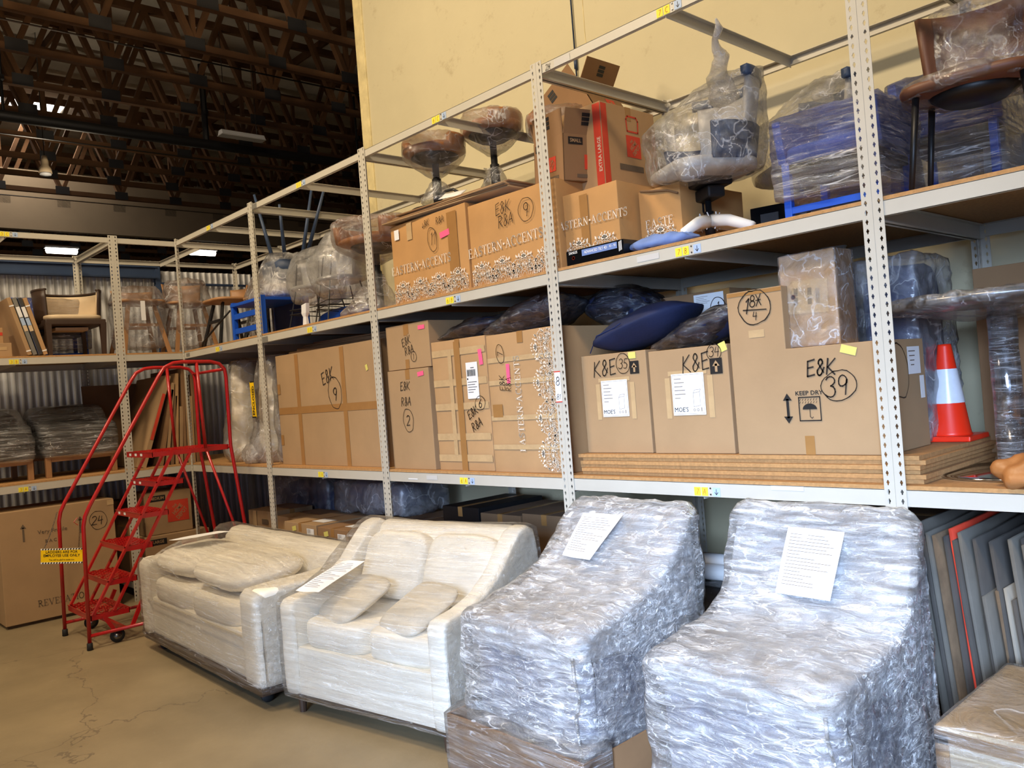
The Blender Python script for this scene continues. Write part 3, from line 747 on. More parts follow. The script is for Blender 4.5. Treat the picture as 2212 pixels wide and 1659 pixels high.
c.hand('E&K', .055, 4.575, 1.68, .45, .13); c.hand('R&A', .055, 4.61, 1.60, .45, .13); c.hand('6', .055, 4.66, 1.735, 0, .13); c.ring(.05, .045, 4.66, 1.735)
c = Carton('cardboard_carton', 'tall carton with white lace print and sideways lettering, marked 7', 4.765, 5.388, .05, .70, A0, 2.155, mt='card_b', dent=.003, seam='y')
serif('EASTERN*ACCENTS', .048, c.r, c.L(5.035, 1.72), PI/2); lace(.84, .20, c.r, c.L(5.375, 1.31, .001), PI/2)
for z in (1.98, 1.84, 1.62, 1.44): c.tape(4.77, 5.38, z, z+.03, 'tape_clear')
c.tape(4.79, 4.88, 1.64, 1.72); c.note(4.955, 1.905, .03, .12, 'pink'); c.hand('E&K', .05, 4.895, 1.85, PI/2); c.hand('R&A', .045, 4.95, 1.84, PI/2)
c.hand('7', .05, 4.895, 2.03, PI/2); c.ring(.035, .06, 4.895, 2.03)
# --- bay 5
c = Carton('cardboard_carton', 'largest carton, six tape-crossed panels, marked 9 in a circle', 1.845, 3.50, .10, .80, A0, 2.262, seam='x')
for x in (2.19, 2.93): c.tape(x, x+.06, A0, 2.25)
c.tape(1.85, 3.49, 1.74, 1.80)
for z in (1.47, 1.92): c.tape(1.85, 1.90, z, z+.09)
c.hand('E&K', .10, 2.72, 2.03, .25, .09); c.hand('9', .10, 2.82, 1.88); c.ring(.10, .13, 2.82, 1.89, .005); c.note(3.31, 2.06, .03, .045, 'yellow_pale', .3)
t = thing('cardboard_roll_bundle', 'dark flattened cardboard lying on the largest taped carton', 'cardboard', (2.7, .45, 2.264), .12)
for i in range(5):
    mb = MB(); mb.box((.05*math.sin(i*2), .02*i, .008+i*.016), (1.35-.1*i, .5, .012), Matrix.Rotation(.04*math.sin(i*3), 3, 'Z')); soft(mb.build('sheet', 'card_dark', t), .006, 3, cuts=3, seed=i)
# --- bay 7
for i in range(6):
    mb = MB(); mb.box((0, 0, 0), (1.86, 1.06, .0185))
    o = mb.build('particle_board', 'particle', bevel=.001); o.location = (6.425+.012*math.sin(i*2.1), .585+.008*math.cos(i*3), A0+.0095+i*.0192); o.rotation_euler = (0, 0, .006*math.sin(i*1.7))
    tag(o, ['bottom', 'second', 'third', 'fourth', 'fifth', 'topmost'][i]+' bare particle board of the stack under the K&E cartons', 'board', 'stacked particle boards')
T0 = A0+6*.0192+.001
def moes(c, x, z, s_):
    for k in ((-s_*.72, -.1), (s_*.60, -.15)): c.tape(x+k[0], x+k[0]+s_*.16, z-s_*.62, z+s_*.45, 'tape_clear')
    c.tape(x-s_*.6, x+s_*.6, z+s_*.5, z+s_*.62, 'tape_clear')
    p = rectm(s_, s_*1.08, c.r, c.L(x, z, .0004), 'paper', 'product_label')
    mb = MB(); rg = random.Random(3)
    for i in range(6): mb.ext(-s_*.42, s_*(-.42+rg.uniform(.15, .45)), -.0003, .0003, s_*(.40-i*.1), s_*(.41-i*.1)+.001)
    q = [(.15, .02), (.35, .05), (.35, -.3), (.15, -.33)]
    ribbon(mb, [(a*s_, b*s_) for a, b in q+[q[0]]], .0015); ribbon(mb, [(.15*s_, .02*s_), (.2*s_, .1*s_), (.38*s_, .11*s_), (.35*s_, .05*s_)], .0015)
    for e in (-.46, .46): ribbon(mb, [(-.47*s_, e*s_*1.1), (.47*s_, e*s_*1.1)], .0012); ribbon(mb, [(e*s_*1.02, -.5*s_), (e*s_*1.02, .5*s_)], .0012)
    ribbon(mb, arc(.16*s_, -.41*s_, .03*s_, 0, 360, 8), .002); ribbon(mb, arc(.27*s_, -.41*s_, .03*s_, 0, 360, 8), .002); ribbon(mb, [(.38*s_, -.45*s_), (.38*s_, -.36*s_)], .004)
    place(mb, 'label_print', 'print_grey', p, (0, -.0008, 0))
    sans("MOE'S", s_*.17, 'ink', p, (-s_*.24, -.0012, -s_*.40), name='label_lettering', sx=.95)
def uparrow(c, x, z, s_):
    p = rectm(s_, s_*1.1, c.r, c.L(x, z, .0004), 'ink', 'arrow_mark'); mb = MB()
    ribbon(mb, [(0, -s_*.35), (0, s_*.1)], s_*.2); mb.add([(-s_*.3, 0, 0), (s_*.3, 0, 0), (0, 0, s_*.4)], [(0, 1, 2)])
    place(mb, 'arrow', 'card', p, (0, -.0008, 0))
c = Carton('cardboard_carton', 'carton marked K&E 35 with a white product label, on the board stack', 5.515, 5.975, .10, .62, T0, 1.962)
moes(c, 5.745, 1.715, .185); c.hand('K&E', .085, 5.685, 1.885, .05, .09); c.hand('35', .05, 5.82, 1.90); c.ring(.048, .055, 5.82, 1.90); uparrow(c, 5.895, 1.875, .062); c.note(5.885, 1.94, .05, .035, 'yellow_pale')
c = Carton('cardboard_carton', 'carton marked K&E 34 with a white product label, next to the big carton 39', 6.0, 6.478, .09, .62, T0, 1.948)
moes(c, 6.235, 1.715, .195); c.hand('K&E', .085, 6.29, 1.87, .08, .09); c.hand('34', .045, 6.405, 1.915, 0); c.ring(.042, .04, 6.405, 1.912); uparrow(c, 6.41, 1.845, .07); c.note(6.455, 1.935, .04, .045, 'yellow_pale', .3)
c = Carton('cardboard_carton', 'widest L-shaped carton marked E&K 39 with KEEP DRY umbrella print', 6.515, 7.225, .06, .50, T0, 2.182, poly=[(6.515, T0), (7.225, T0), (7.225, 1.894), (6.80, 1.894), (6.80, 2.182), (6.515, 2.182)])
c.hand('E&K', .07, 6.96, 1.80, 0, .13); c.hand('39', .085, 7.025, 1.715, .1, .09); c.ring(.082, .065, 7.035, 1.715, .0045)
sans('KEEP DRY', .027, 'ink', c.r, c.L(6.895, 1.69), sx=1.1, bold=.012)
mb = MB(); ribbon(mb, [(-.05, -.052), (.05, -.052), (.05, .052), (-.05, .052), (-.05, -.052)], .005)
um = arc(0, -.002, .034, 0, 180, 10, .026); mb.add([(a, 0, b) for a, b in um], [tuple(range(11))]); ribbon(mb, [(0, 0), (0, -.035)]+[(.008, -.042), (.014, -.036)], .003)
for i in range(7):
    for j in range(2): ribbon(mb, [(-.042+i*.013, .045-j*.012), (-.046+i*.013, .037-j*.012)], .0022)
place(mb, 'umbrella_mark', 'ink', c.r, c.L(6.895, 1.62, .001))
mb = MB(); ribbon(mb, [(0, -.04), (0, .04)], .013)
for s_ in (1, -1): mb.add([(-.022, 0, s_*.036), (.022, 0, s_*.036), (0, 0, s_*.068)], [(0, 1, 2)])
place(mb, 'double_arrow', 'ink', c.r, c.L(6.79, 1.625, .001))
c.hand('1', .07, 6.62, 2.11, -.1, .12); c.hand('8x', .05, 6.665, 2.13, .1, .12); c.hand('/', .09, 6.66, 2.09, -1.2, .08); c.hand('4', .04, 6.66, 2.06, 0, .12); c.ring(.085, .08, 6.66, 2.10, .005)
c.note(7.09, 1.865, .07, .035, 'yellow_pale', -.3); c.tape(6.86, 6.905, T0, 1.50); c.tape(6.62, 6.70, 1.96, 1.995, 'tape_clear'); c.tape(6.52, 6.80, 2.16, 2.178)
_s = (7.225-c.cx)+.003; _p = rectm(.13, .12, c.r, (_s, .10, 1.80-T0), 'paper', 'shipping_label', 0, PI/2); rectm(.045, .10, c.r, (_s, .17, 1.68-T0), 'paper', 'shipping_label', 0, PI/2)
for _k in range(4): rectm(.07-.012*_k, .004, _p, (-.02, -.001, .04-.02*_k), 'print_grey', 'label_print')
ring(.09, .12, c.r, (_s+.001, -.06, 1.76-T0), .004, rz=PI/2)
c = Carton('cardboard_carton', 'small film-wrapped upright carton standing on carton 39', 6.765, 7.03, .12, .29, 1.896, 2.318, mt='card_b', lid=False)
c.note(6.89, 2.12, .20, .15, 'tape_clear', -.04, 'clear_patch'); c.label(6.885, 2.12, .165, .115, 'wide', -.04)
mb = MB(); ribbon(mb, arc(0, 0, .006, 0, 360, 10), .010); place(mb, 'red_dot', 'red_ink', c.r, c.L(6.826, 2.125, .0016))
hull('stretch_film', [(x*1.05, y*1.12, z) for x in (-.13, .13) for y in (-.085, .085) for z in (-.0, .424)], 'film', c.r, .004, 16, .03, 3)
c = Carton('cardboard_carton', 'carton with a circled label, half hidden behind the navy pillows', 5.53, 6.13, .70, 1.10, T0, 2.285, mt='card_dark')
c.label(5.99, 2.19, .20, .16, 'list'); c.hand('1', .05, 6.05, 2.19, 0, .12); c.ring(.05, .06, 6.05, 2.18, .005); c.tape(6.03, 6.13, 2.25, 2.283)
# pillows
def bagged(name, label, c_, d_, rot, film_, mt='navy', tail=None, seed=1):
    t = thing(name, label, 'pillow', c_)
    mb = MB(); cushion(mb, (0, 0, 0), d_, 2.4, 24, 14, rot, .012, seed, .75); p = mb.build('pillow_body', mt, t, smooth=True)
    pts = [Vector(v.co)*1.06 for v in p.data.vertices][::2]
    if tail: pts += [Vector(q) for q in tail]
    if film_: hull('plastic_bag', pts, film_, t, .018, 11, .045, seed)
    return t
t = thing('navy_pillow', 'bare navy blue pillow lying on carton 35', 'pillow', (5.80, .36, 2.10))
mb = MB(); cushion(mb, (0, 0, 0), (.66, .46, .20), 2.6, 28, 16, Matrix.Rotation(-.28, 3, 'Y') @ Matrix.Rotation(.15, 3, 'Z'), .012, 2, .7); mb.build('pillow_body', 'navy', t, smooth=True)
mb = MB(); mb.tube([(-.31, -.15, .0-.12), (-.2, -.21, -.03), (-.05, -.235, .0), (.0, -.235, .02)], .003, 6); mb.build('zip', 'blue_dark', t)
bagged('bagged_pillow', 'dark pillow in clear plastic lying on carton 34', (6.26, .33, 2.05), (.48, .40, .15), Matrix.Rotation(-.22, 3, 'Y'), 'film_navy', tail=[(-.33, -.12, -.085), (-.34, .1, -.09), (.27, -.2, .10)], seed=4)
bagged('bagged_pillow', 'flat dark pillow in plastic on the narrow carton marked 6', (4.46, .33, 2.245), (.50, .42, .12), Matrix.Rotation(-.05, 3, 'Y'), 'film_navy', tail=[(-.28, -.22, -.06), (-.28, -.1, -.06)], seed=5)
bagged('bagged_pillow', 'puffy dark pillow in shiny plastic on the lace-print carton', (5.02, .33, 2.268), (.62, .46, .20), Matrix.Rotation(-.12, 3, 'Y'), 'film_navy', tail=[(-.38, -.2, -.09), (.34, -.2, .08)], seed=6)
bagged('bagged_pillow', 'dark plastic bag behind the post, left of the navy pillow', (5.44, .62, 2.26), (.50, .44, .24), Matrix.Rotation(.1, 3, 'Y'), 'film_navy', seed=7)
t = thing('film_wrapped_bundle', 'dark film-wrapped bundle right of the small wrapped carton', 'bundle', (7.05, .76, 1.42))
mb = MB(); cushion(mb, (0, 0, .42), (.26, .4, .84), 5, 20, 12, None, .02); mb.build('bundle_core', 'blue_dark', t, smooth=True)
hull('stretch_film', [(x, y, z) for x in (-.15, .15) for y in (-.22, .22) for z in (.0, .87)], 'bag_grey', t, .02, 9, .05, 3)

# --- upper shelf, bays 6 and 7
def ea(label, x0, x1, y0, y1, z1, txt_x, txt_z, th=.052, ang=0, lx=None, mt='card_c', text='EASTERN*ACCENTS', seed=1):
    c = Carton('cardboard_carton', label, x0, x1, y0, y1, B0, z1, mt=mt, dent=.005, seam='x')
    serif(text, th, c.r, c.L(txt_x, txt_z), ang)
    lace((lx or (x1-x0))-.02, .15, c.r, c.L(x0+.01, B0+.004, .001), 0, 0, seed)
    return c
c = ea('square printed carton with a pink note, left of the upper row', 3.80, 4.64, .07, .80, 3.03, 4.13, 2.71, .056, 0, seed=2)
c.note(3.88, 2.96, .055, .07, 'paper', 0, 'white_sticker'); c.note(4.42, 2.87, .10, .04, 'pink', .12); c.hand('c&K', .045, 4.22, 2.975, .1); c.hand('R&A', .045, 4.38, 2.97, .05); c.hand('11', .08, 4.29, 2.86, 0, .07); c.ring(.05, .085, 4.285, 2.855)
c.tape(4.45, 4.55, 2.47, 3.0); c.tape(4.0, 4.06, 2.9, 3.02, 'tape_clear')
serif('EA', .05, c.r, (.84/2+.012, .1, .33), 0, rz=PI/2)
c = ea('printed carton marked R&A 9 behind the rack post', 4.665, 5.45, .07, .80, 2.995, 4.99, 2.70, .056, .03, seed=3)
c.hand('E&K', .07, 5.00, 2.92, .05, .08); c.hand('R&A', .07, 5.02, 2.84, .05, .08); c.hand('9', .08, 5.20, 2.865, 0, .08); c.ring(.065, .07, 5.20, 2.865)
c = ea('dented printed carton just right of the rack post, under the red-striped box', 5.47, 5.87, .10, .78, 2.885, 5.67, 2.71, .044, -.02, seed=4); c.body.data.transform(Matrix.Identity(4))
c.tape(5.60, 5.66, 2.48, 2.86)
c = ea('darker printed carton with a torn top edge beside the wrapped office chair', 5.885, 6.16, .26, .86, 2.83, 6.02, 2.64, .046, 0, text='EASTE', seed=5)
mb = MB(); mb.tube([(-.12, -.30, .365), (-.05, -.31, .35), (.06, -.305, .33), (.13, -.31, .30)], .006, 6); mb.build('torn_edge', 'card_in', c.r)
c = Carton('flat_tv_mount_box', 'long flat black and blue box lying at the shelf edge beside the 7B tag', 5.545, 5.955, .012, .30, B0, 2.548, mt='black_gloss', cat='box', lid=False)
rectm(.25, .034, c.r, c.L(5.79, 2.522, 0), 'blanket_blue', 'printed_panel'); sans('ADVANCED TILT 4D', .021, 'paper', c.r, c.L(5.765, 2.522, .001), sx=.85, bold=.01); sans('43 - 90', .02, 'paper', c.r, c.L(5.885, 2.524, .001), sx=.8)
sans('SANUS', .021, 'paper', c.r, c.L(5.60, 2.533), bold=.01); mb = MB(); ribbon(mb, arc(0, 0, .005, 0, 360, 10), .009); place(mb, 'red_dot', 'red_ink', c.r, c.L(5.60, 2.505))
for k in range(6): rectm(.004, .05, c.r, c.L(5.925+k*.004, 2.51+.01*math.sin(k*3), .0005), 'paper', 'barcode_bar') if k % 2 else None
# flattened boards on top of the left printed carton
t = thing('flattened_cardboard', 'flattened cardboard sheets laid over the left printed cartons', 'cardboard', (4.42, .52, 3.046), .04)
for i in range(4):
    mb = MB(); mb.box((.03*i-.05, -.02*i, .006+i*.011), (1.26-.05*i, .92-.04*i, .008), Matrix.Rotation(.03*math.sin(i*2+1), 3, 'Z')); soft(mb.build('sheet', 'card_dark' if i % 2 else 'card', t), .003, 2, cuts=3, seed=i)
# boxes with open flaps
def open_box(label, w_, d_, h, loc, rz, tilt=0, flaps=(1, 1, 1, 1), fang=(1.2, 1.3, 1.15, 1.3), logo=True, rx=0):
    t = thing('open_moving_box', label, 'box', loc, rz); t.rotation_euler = (rx, tilt, rz); th = .005
    mb = MB()
    mb.ext(-w_/2, w_/2, -d_/2, -d_/2+th, 0, h); mb.ext(-w_/2, w_/2, d_/2-th, d_/2, 0, h); mb.ext(-w_/2, -w_/2+th, -d_/2, d_/2, 0, h); mb.ext(w_/2-th, w_/2, -d_/2, d_/2, 0, h); mb.ext(-w_/2, w_/2, -d_/2, d_/2, 0, th)
    mb.build('carton_body', 'card_dark', t)
    fl = d_/2
    for i, (on, a) in enumerate(zip(flaps, fang)):
        if not on: continue
        mb = MB(); L_ = w_ if i < 2 else d_; mb.ext(-L_/2+.004, L_/2-.004, -th/2, th/2, 0, fl*.95)
        o = mb.build('flap', 'card_dark', t)
        rzz = (0, PI, -PI/2, PI/2)[i]; o.location = ((0, -d_/2+th/2, h), (0, d_/2-th/2, h), (-w_/2+th/2, 0, h), (w_/2-th/2, 0, h))[i]
        o.rotation_euler = (R(90)-a, 0, rzz)
        if logo and i in (0, 3):
            k = MB()
            for q in range(3): k.ext(-.03, .03, -th/2-.002, -th/2-.001, fl*.35+q*.025, fl*.35+q*.025+.02)
            k.build('printed_symbol', 'ink', o)
    for side, rzz, lx in ((0, 0, w_), (3, PI/2, d_)):
        p = (-w_*.28, -d_/2-.002, h*.86) if side == 0 else (w_/2+.002, -d_*.22, h*.86)
        q = rectm(.10, .042, t, p, 'ink', 'printed_label', 0, rzz); sans('SMALL', .030, 'card', q, (0, -.0014, 0), sx=.9, bold=.012)
        if logo:
            p = (w_*.12, -d_/2-.002, h*.42) if side == 0 else (w_/2+.002, d_*.12, h*.42)
            depot(t, p, .085, 0, rzz)
        p = (w_*.1, -d_/2-.002, h*.12) if side == 0 else (w_/2+.002, d_*.05, h*.12)
        rectm(.15, .02, t, p, 'print_grey', 'printed_caption', 0, rzz)
    return t
open_box('small open moving box in front of the red-striped box, flaps up', .33, .30, .27, (5.33, .33, 3.00), R(-14), .08, (1, 1, 1, 1), (1.5, 1.0, 1.2, 1.35))
open_box('small open moving box tipped on top of the red-striped box', .46, .34, .30, (5.02, .95, 3.44), R(0), -.52, (1, 1, 1, 1), (1.5, 1.3, 1.4, .5), rx=.0)
c = Carton('red_striped_moving_box', 'extra large moving box with a red corner stripe, on the upper cartons', 5.16, 5.63, .30, .80, 2.892, 3.425, mt='card_b', cat='box')
rectm(.055, .51, c.r, c.L(5.60, 3.16), 'depot_red', 'printed_stripe'); sans('EXTRA LARGE', .033, 'card_white', c.r, c.L(5.607, 3.12, .001), ry=PI/2, bold=.012, sx=.95)
rectm(.12, .14, c.r, c.L(5.43, 3.33), 'depot_red', 'printed_logo')
rectm(.05, .51, c.r, (.235+.0022, -.224, .268), 'depot_red', 'printed_stripe', 0, PI/2)
depot(c.r, (.235+.0024, .03, .30), .13, 0, PI/2, 'depot_red')
k = MB(); ribbon(k, [(-.05, -.04), (.05, -.04), (.055, .03), (.04, .05), (-.04, .05), (-.055, .03), (-.05, -.04)], .01); place(k, 'printed_badge', 'depot_red', c.r, (.2376, .03, .43), 0, PI/2)
rectm(.22, .035, c.r, (.2374, 0, .17), 'print_grey', 'printed_caption', 0, PI/2)
# ================================================================== red ladder
def ladder():
    t = thing('rolling_ladder', 'red rolling warehouse ladder with six steps and tall handrails', 'ladder', (1.11, -1.48, 0))
    ox, oy = 1.11, -1.48
    def P(x, y, z): return (x-ox, y-oy, z)
    for x, n in ((1.46, 1), (.76, 0)):
        pts = [(-1.48, .05), (-1.463, .98), (-1.445, 1.06), (-1.405, 1.14), (-.79, 2.15), (-.735, 2.225), (-.66, 2.26), (-.58, 2.268), (-.33, 2.262), (-.25, 2.24), (-.205, 2.19), (-.195, 2.12), (-.20, 1.5), (-.108, .64), (-.04, .05)]
        MB().tube([P(x, a, b) for a, b in pts], .0155, 12).build('handrail', 'ladder_red', t, smooth=True)
        MB().tube([P(x, -.455, 2.262), P(x, -.43, 1.50)], .0145, 10).build('platform_post', 'ladder_red', t, smooth=True)
        MB().tube([P(x, -1.47, .11), P(x, -.06, .11)], .0145, 10).build('base_rail', 'ladder_red', t, smooth=True)
        xi = x-.04 if n else x+.04
        for y0, y1 in ((-1.43, -.70), (-1.27, -.54)):
            MB().bar(P(xi, y0, .26), P(xi, y1, 1.50), .018, .034, (1, 0, 0)).build('stringer', 'ladder_red', t)
        MB().tube([P(x, -.42, 1.47), P(x, -.02, .10)], .012, 8).build('rear_brace', 'ladder_red', t, smooth=True)
        for y in (-1.48, -.04):
            MB().lathe([(.018, 0), (.024, .004), (.022, .055), (.018, .058)], P(x, y, 0), 12).build('rubber_foot', 'rubber', t, smooth=True)
        w_ = thing('x', 'x', 'x') if False else None
        wh = MB(); wh.lathe([(.02, -.012), (.052, -.014), (.058, -.006), (.058, .006), (.052, .014), (.02, .012)], seg=20)
        wh.xf(Matrix.Translation(P(x-.03, -1.26, .06)) @ Matrix.Rotation(PI/2, 4, 'Y')); wo = wh.build('caster_wheel', 'rubber', t, smooth=True)
        hb = MB(); hb.lathe([(.0, -.016), (.035, -.015), (.035, .015), (0, .016)], seg=16); hb.xf(Matrix.Translation(P(x-.03, -1.26, .06)) @ Matrix.Rotation(PI/2, 4, 'Y')); hb.build('wheel_hub', 'steel', wo, smooth=True)
        MB().bar(P(x-.03, -1.26, .07), P(x-.03, -1.36, .25), .03, .008, (1, 0, 0)).build('caster_bracket', 'ladder_red', t)
        MB().bar(P(x-.02, -1.15, .10), P(x-.02, -1.05, .30), .03, .02, (1, 0, 0)).build('foot_release', 'ladder_red', t)
    MB().tube([P(.76, -.205, 2.19), P(1.46, -.205, 2.19)], .0145, 10).build('cross_bar', 'ladder_red', t, smooth=True)
    MB().tube([P(.76, -.20, 1.49), P(1.46, -.20, 1.49)], .0145, 10).build('cross_bar', 'ladder_red', t, smooth=True)
    MB().tube([P(.76, -.04, .11), P(1.46, -.04, .11)], .0145, 10).build('cross_bar', 'ladder_red', t, smooth=True)
    MB().bar(P(.80, -1.2, .10), P(1.42, -1.2, .10), .03, .03).build('cross_bar', 'ladder_red', t)
    for i in range(6):
        z = .26+.25*i; f = (z-.26)/1.24; y0 = -1.45+.73*f; dp = .23 if i else .30; 
        if i == 5: y0, dp = -.88, .67
        mb = MB(); x0, x1 = .79, 1.43
        mb.ext(x0-ox, x1-ox, y0-oy, y0-oy+.006, z-.045, z); mb.ext(x0-ox, x1-ox, y0+dp-oy-.006, y0+dp-oy, z-.04, z)
        mb.ext(x0-ox, x0-ox+.006, y0-oy, y0+dp-oy, z-.04, z); mb.ext(x1-ox-.006, x1-ox, y0-oy, y0+dp-oy, z-.04, z)
        n = int(dp/.028)
        for k in range(n+1):   # expanded-metal tread: zigzag bars
            y = y0+dp*k/n; m_ = 16; pt = [P(x0+(x1-x0)*j/m_, y+(.012 if j % 2 else -.012)*(1 if k % 2 else -1)*(0 < k < n), z) for j in range(m_+1)]
            for a, b in zip(pt[:-1], pt[1:]): mb.bar(a, b, .007, .006)
        s_ = mb.build('platform' if i == 5 else 'step', 'ladder_red', t)
        if i in (3, 4, 5):
            for k in range(3 if i == 5 else 2): rectm(.05, .022, s_, (x0-ox+.1+k*.14, y0-oy-.002, z-.022), 'paper', 'step_sticker')
    # sign on chain
    sg = thing('ladder_warning_sign', 'yellow warning sign reading LADDERS ARE FOR EMPLOYEE USE ONLY, chained to the ladder', 'sign', (1.10, -1.545, .73), R(52))
    sg.rotation_euler = (0, R(4), R(52))
    MB().box((0, 0, 0), (.33, .003, .125)).build('sign_plate', 'sign_yellow', sg)
    for z in (-.056, .056):
        mb = MB()
        for k in range(15): x = -.155+k*.022; mb.add([(x, -.0022, z-.006), (x+.011, -.0022, z-.006), (x+.015, -.0022, z+.006), (x+.004, -.0022, z+.006)], [(0, 1, 2, 3)])
        mb.build('hazard_stripes', 'ink', sg, fixn=False)
        rectm(.33, .013, sg, (0, -.0018, z), 'paper', 'stripe_band', th=.0002)
    sans('LADDERS ARE FOR', .030, 'ink', sg, (0, -.003, .033), bold=.004, name='sign_lettering'); sans('EMPLOYEE USE ONLY', .030, 'ink', sg, (0, -.003, .004), bold=.004, name='sign_lettering')
    sans('You will be glad to assist you', .017, 'ink', sg, (0, -.003, -.030), name='sign_lettering')
    def chain(a, b, nm, sag=.0):
        a = Vector(a); b = Vector(b); n = max(3, int((b-a).length/.018)); mb = MB()
        for k in range(n):
            p = a.lerp(b, k/n); q = a.lerp(b, (k+1.25)/n); p.z -= sag*math.sin(PI*k/n); q.z -= sag*math.sin(PI*(k+1)/n)
            s_ = (q-p).cross(Vector((0, 0, 1) if k % 2 else (1, .3, 0))).normalized()*.004
            mb.tube([p, p+s_+(q-p)*.3, p+s_+(q-p)*.7, q, q-s_-(q-p)*.3, p-s_+(q-p)*.3, p], .0014, 5, False)
        return mb.build(nm, 'steel', t)
    c1 = Vector((1.10, -1.545, .73)); ex = Vector((math.cos(R(52)), math.sin(R(52)), 0))
    for e, (x, y) in ((-.14, (.76, -1.45)), (.14, (.9, -1.47))):
        p = c1+ex*e+Vector((0, 0, .06))
        tgt = Vector((.77, -1.475, 1.06)) if e < 0 else Vector((1.45, -1.48, 1.06))
        chain(P(*p), P(*tgt), 'chain', .02)
    MB().tube([P(1.46, -1.5, 1.0), P(1.46, -1.53, 1.03), P(1.46, -1.5, 1.06)], .003, 6).build('chain_ring', 'ladder_red', t)
ladder()

# ================================================================== wrapped sofas
def loftx(poly, xs, sc=None, sag=None):
    """poly of (y,z), repeated along x; sc(x)-> inset"""
    rings = []
    for x in xs:
        k = sc(x) if sc else 0
        cy = sum(p[0] for p in poly)/len(poly); cz = sum(p[1] for p in poly)/len(poly)
        r_ = []
        for (y, z) in poly:
            yy = cy+(y-cy)*(1-k); zz = cz+(z-cz)*(1-k)
            if sag: yy, zz = sag(x, yy, zz)
            r_.append((x, yy, zz))
        rings.append(r_)
    return rings
def dense(poly, step=.05):
    out = []; n = len(poly)
    for i in range(n):
        a = Vector(poly[i]); b = Vector(poly[(i+1) % n]); m_ = max(1, int((b-a).length/step))
        for k in range(m_): out.append(tuple(a.lerp(b, k/m_)))
    return out
def skin(name, poly, x0, x1, mt, parent, edge=.04, nx=26, amp=.006, scale=7, step=.05, sag=None, seed=0, smooth_n=2, stre=(1, 1, 1)):
    P_ = dense(poly, step); w_ = x1-x0
    xs = [x0, x0+edge*.06, x0+edge*.35, x0+edge]+[x0+edge+(w_-2*edge)*i/nx for i in range(1, nx)]+[x1-edge, x1-edge*.35, x1-edge*.06, x1]
    size = max(max(p[0] for p in P_)-min(p[0] for p in P_), max(p[1] for p in P_)-min(p[1] for p in P_))
    def sc(x):
        d = min(x-x0, x1-x)
        return 0 if d >= edge else (2*edge/size)*(1-math.sqrt(max(0, 1-(1-d/edge)**2)))
    rings = loftx(P_, xs, sc, sag)
    bm = bmesh.new(); V = [[bm.verts.new(p) for p in r_] for r_ in rings]; n = len(P_)
    for i in range(len(V)-1):
        for k in range(n): bm.faces.new((V[i][k], V[i][(k+1) % n], V[i+1][(k+1) % n], V[i+1][k]))
    for e, V_ in ((0, V[0]), (1, V[-1])):
        f = bm.faces.new(V_ if e else V_[::-1]); bmesh.ops.triangulate(bm, faces=[f])
    es = [e for e in bm.edges if e.calc_length() > step*1.8]
    for _ in range(4):
        es = [e for e in bm.edges if e.calc_length() > step*1.8]
        if not es: break
        bmesh.ops.subdivide_edges(bm, edges=es, cuts=1); bmesh.ops.triangulate(bm, faces=[f for f in bm.faces if len(f.verts) > 4])
    for _ in range(smooth_n): bmesh.ops.smooth_vert(bm, verts=bm.verts, factor=.5, use_axis_x=True, use_axis_y=True, use_axis_z=True)
    bmesh.ops.recalc_face_normals(bm, faces=bm.faces); bm.normal_update()
    for v in bm.verts:
        q = Vector((v.co.x*stre[0], v.co.y*stre[1], v.co.z*stre[2]))
        v.co += v.normal*amp*(noise.noise(q*scale+Vector((seed, 0, 0)))+.5*noise.noise(q*scale*2.7+Vector((0, seed, 0))))
    for f in bm.faces: f.smooth = True
    me = bpy.data.meshes.new(name); bm.to_mesh(me); bm.free(); me.materials.append(M[mt])
    o = bpy.data.objects.new(name, me); COL.objects.link(o); o.parent = parent
    return o
def paper_on(parent, name, corners, mt='paper', label=None, lines=16, tilt=None):
    """sheet of paper lying on a sloping surface, corners clockwise from top left, local coords"""
    a, b, c_, d = [Vector(q) for q in corners]; n = (b-a).cross(d-a).normalized()
    if n.y > 0 and abs(n.z) < .2: n = -n
    if n.z < 0 and abs(n.z) >= .2: n = -n
    mb = MB(); N_ = 6; vs = []; fs = []
    for i in range(N_+1):
        for j in range(N_+1):
            u, v = i/N_, j/N_; p = a.lerp(b, u).lerp(d.lerp(c_, u), v)+n*(.024+.004*math.sin(u*5+v*3)); vs.append(p)
    for i in range(N_):
        for j in range(N_): k = i*(N_+1)+j; fs.append((k, k+1, k+N_+2, k+N_+1))
    mb.add(vs, fs); o = mb.build(name, mt, parent, smooth=True)
    mb = MB(); rg = random.Random(5)
    for i in range(lines):
        v = .1+.8*i/lines; u1 = rg.uniform(.3, .92)
        q = [(.08, v), (u1, v), (u1, v+.007), (.08, v+.007)]
        mb.add([a.lerp(b, u).lerp(d.lerp(c_, u), w_)+n*(.0265+.004*math.sin(u*5+w_*3)) for u, w_ in q], [(0, 1, 2, 3)])
    mb.build('printed_lines', 'print_grey', o)
    return o

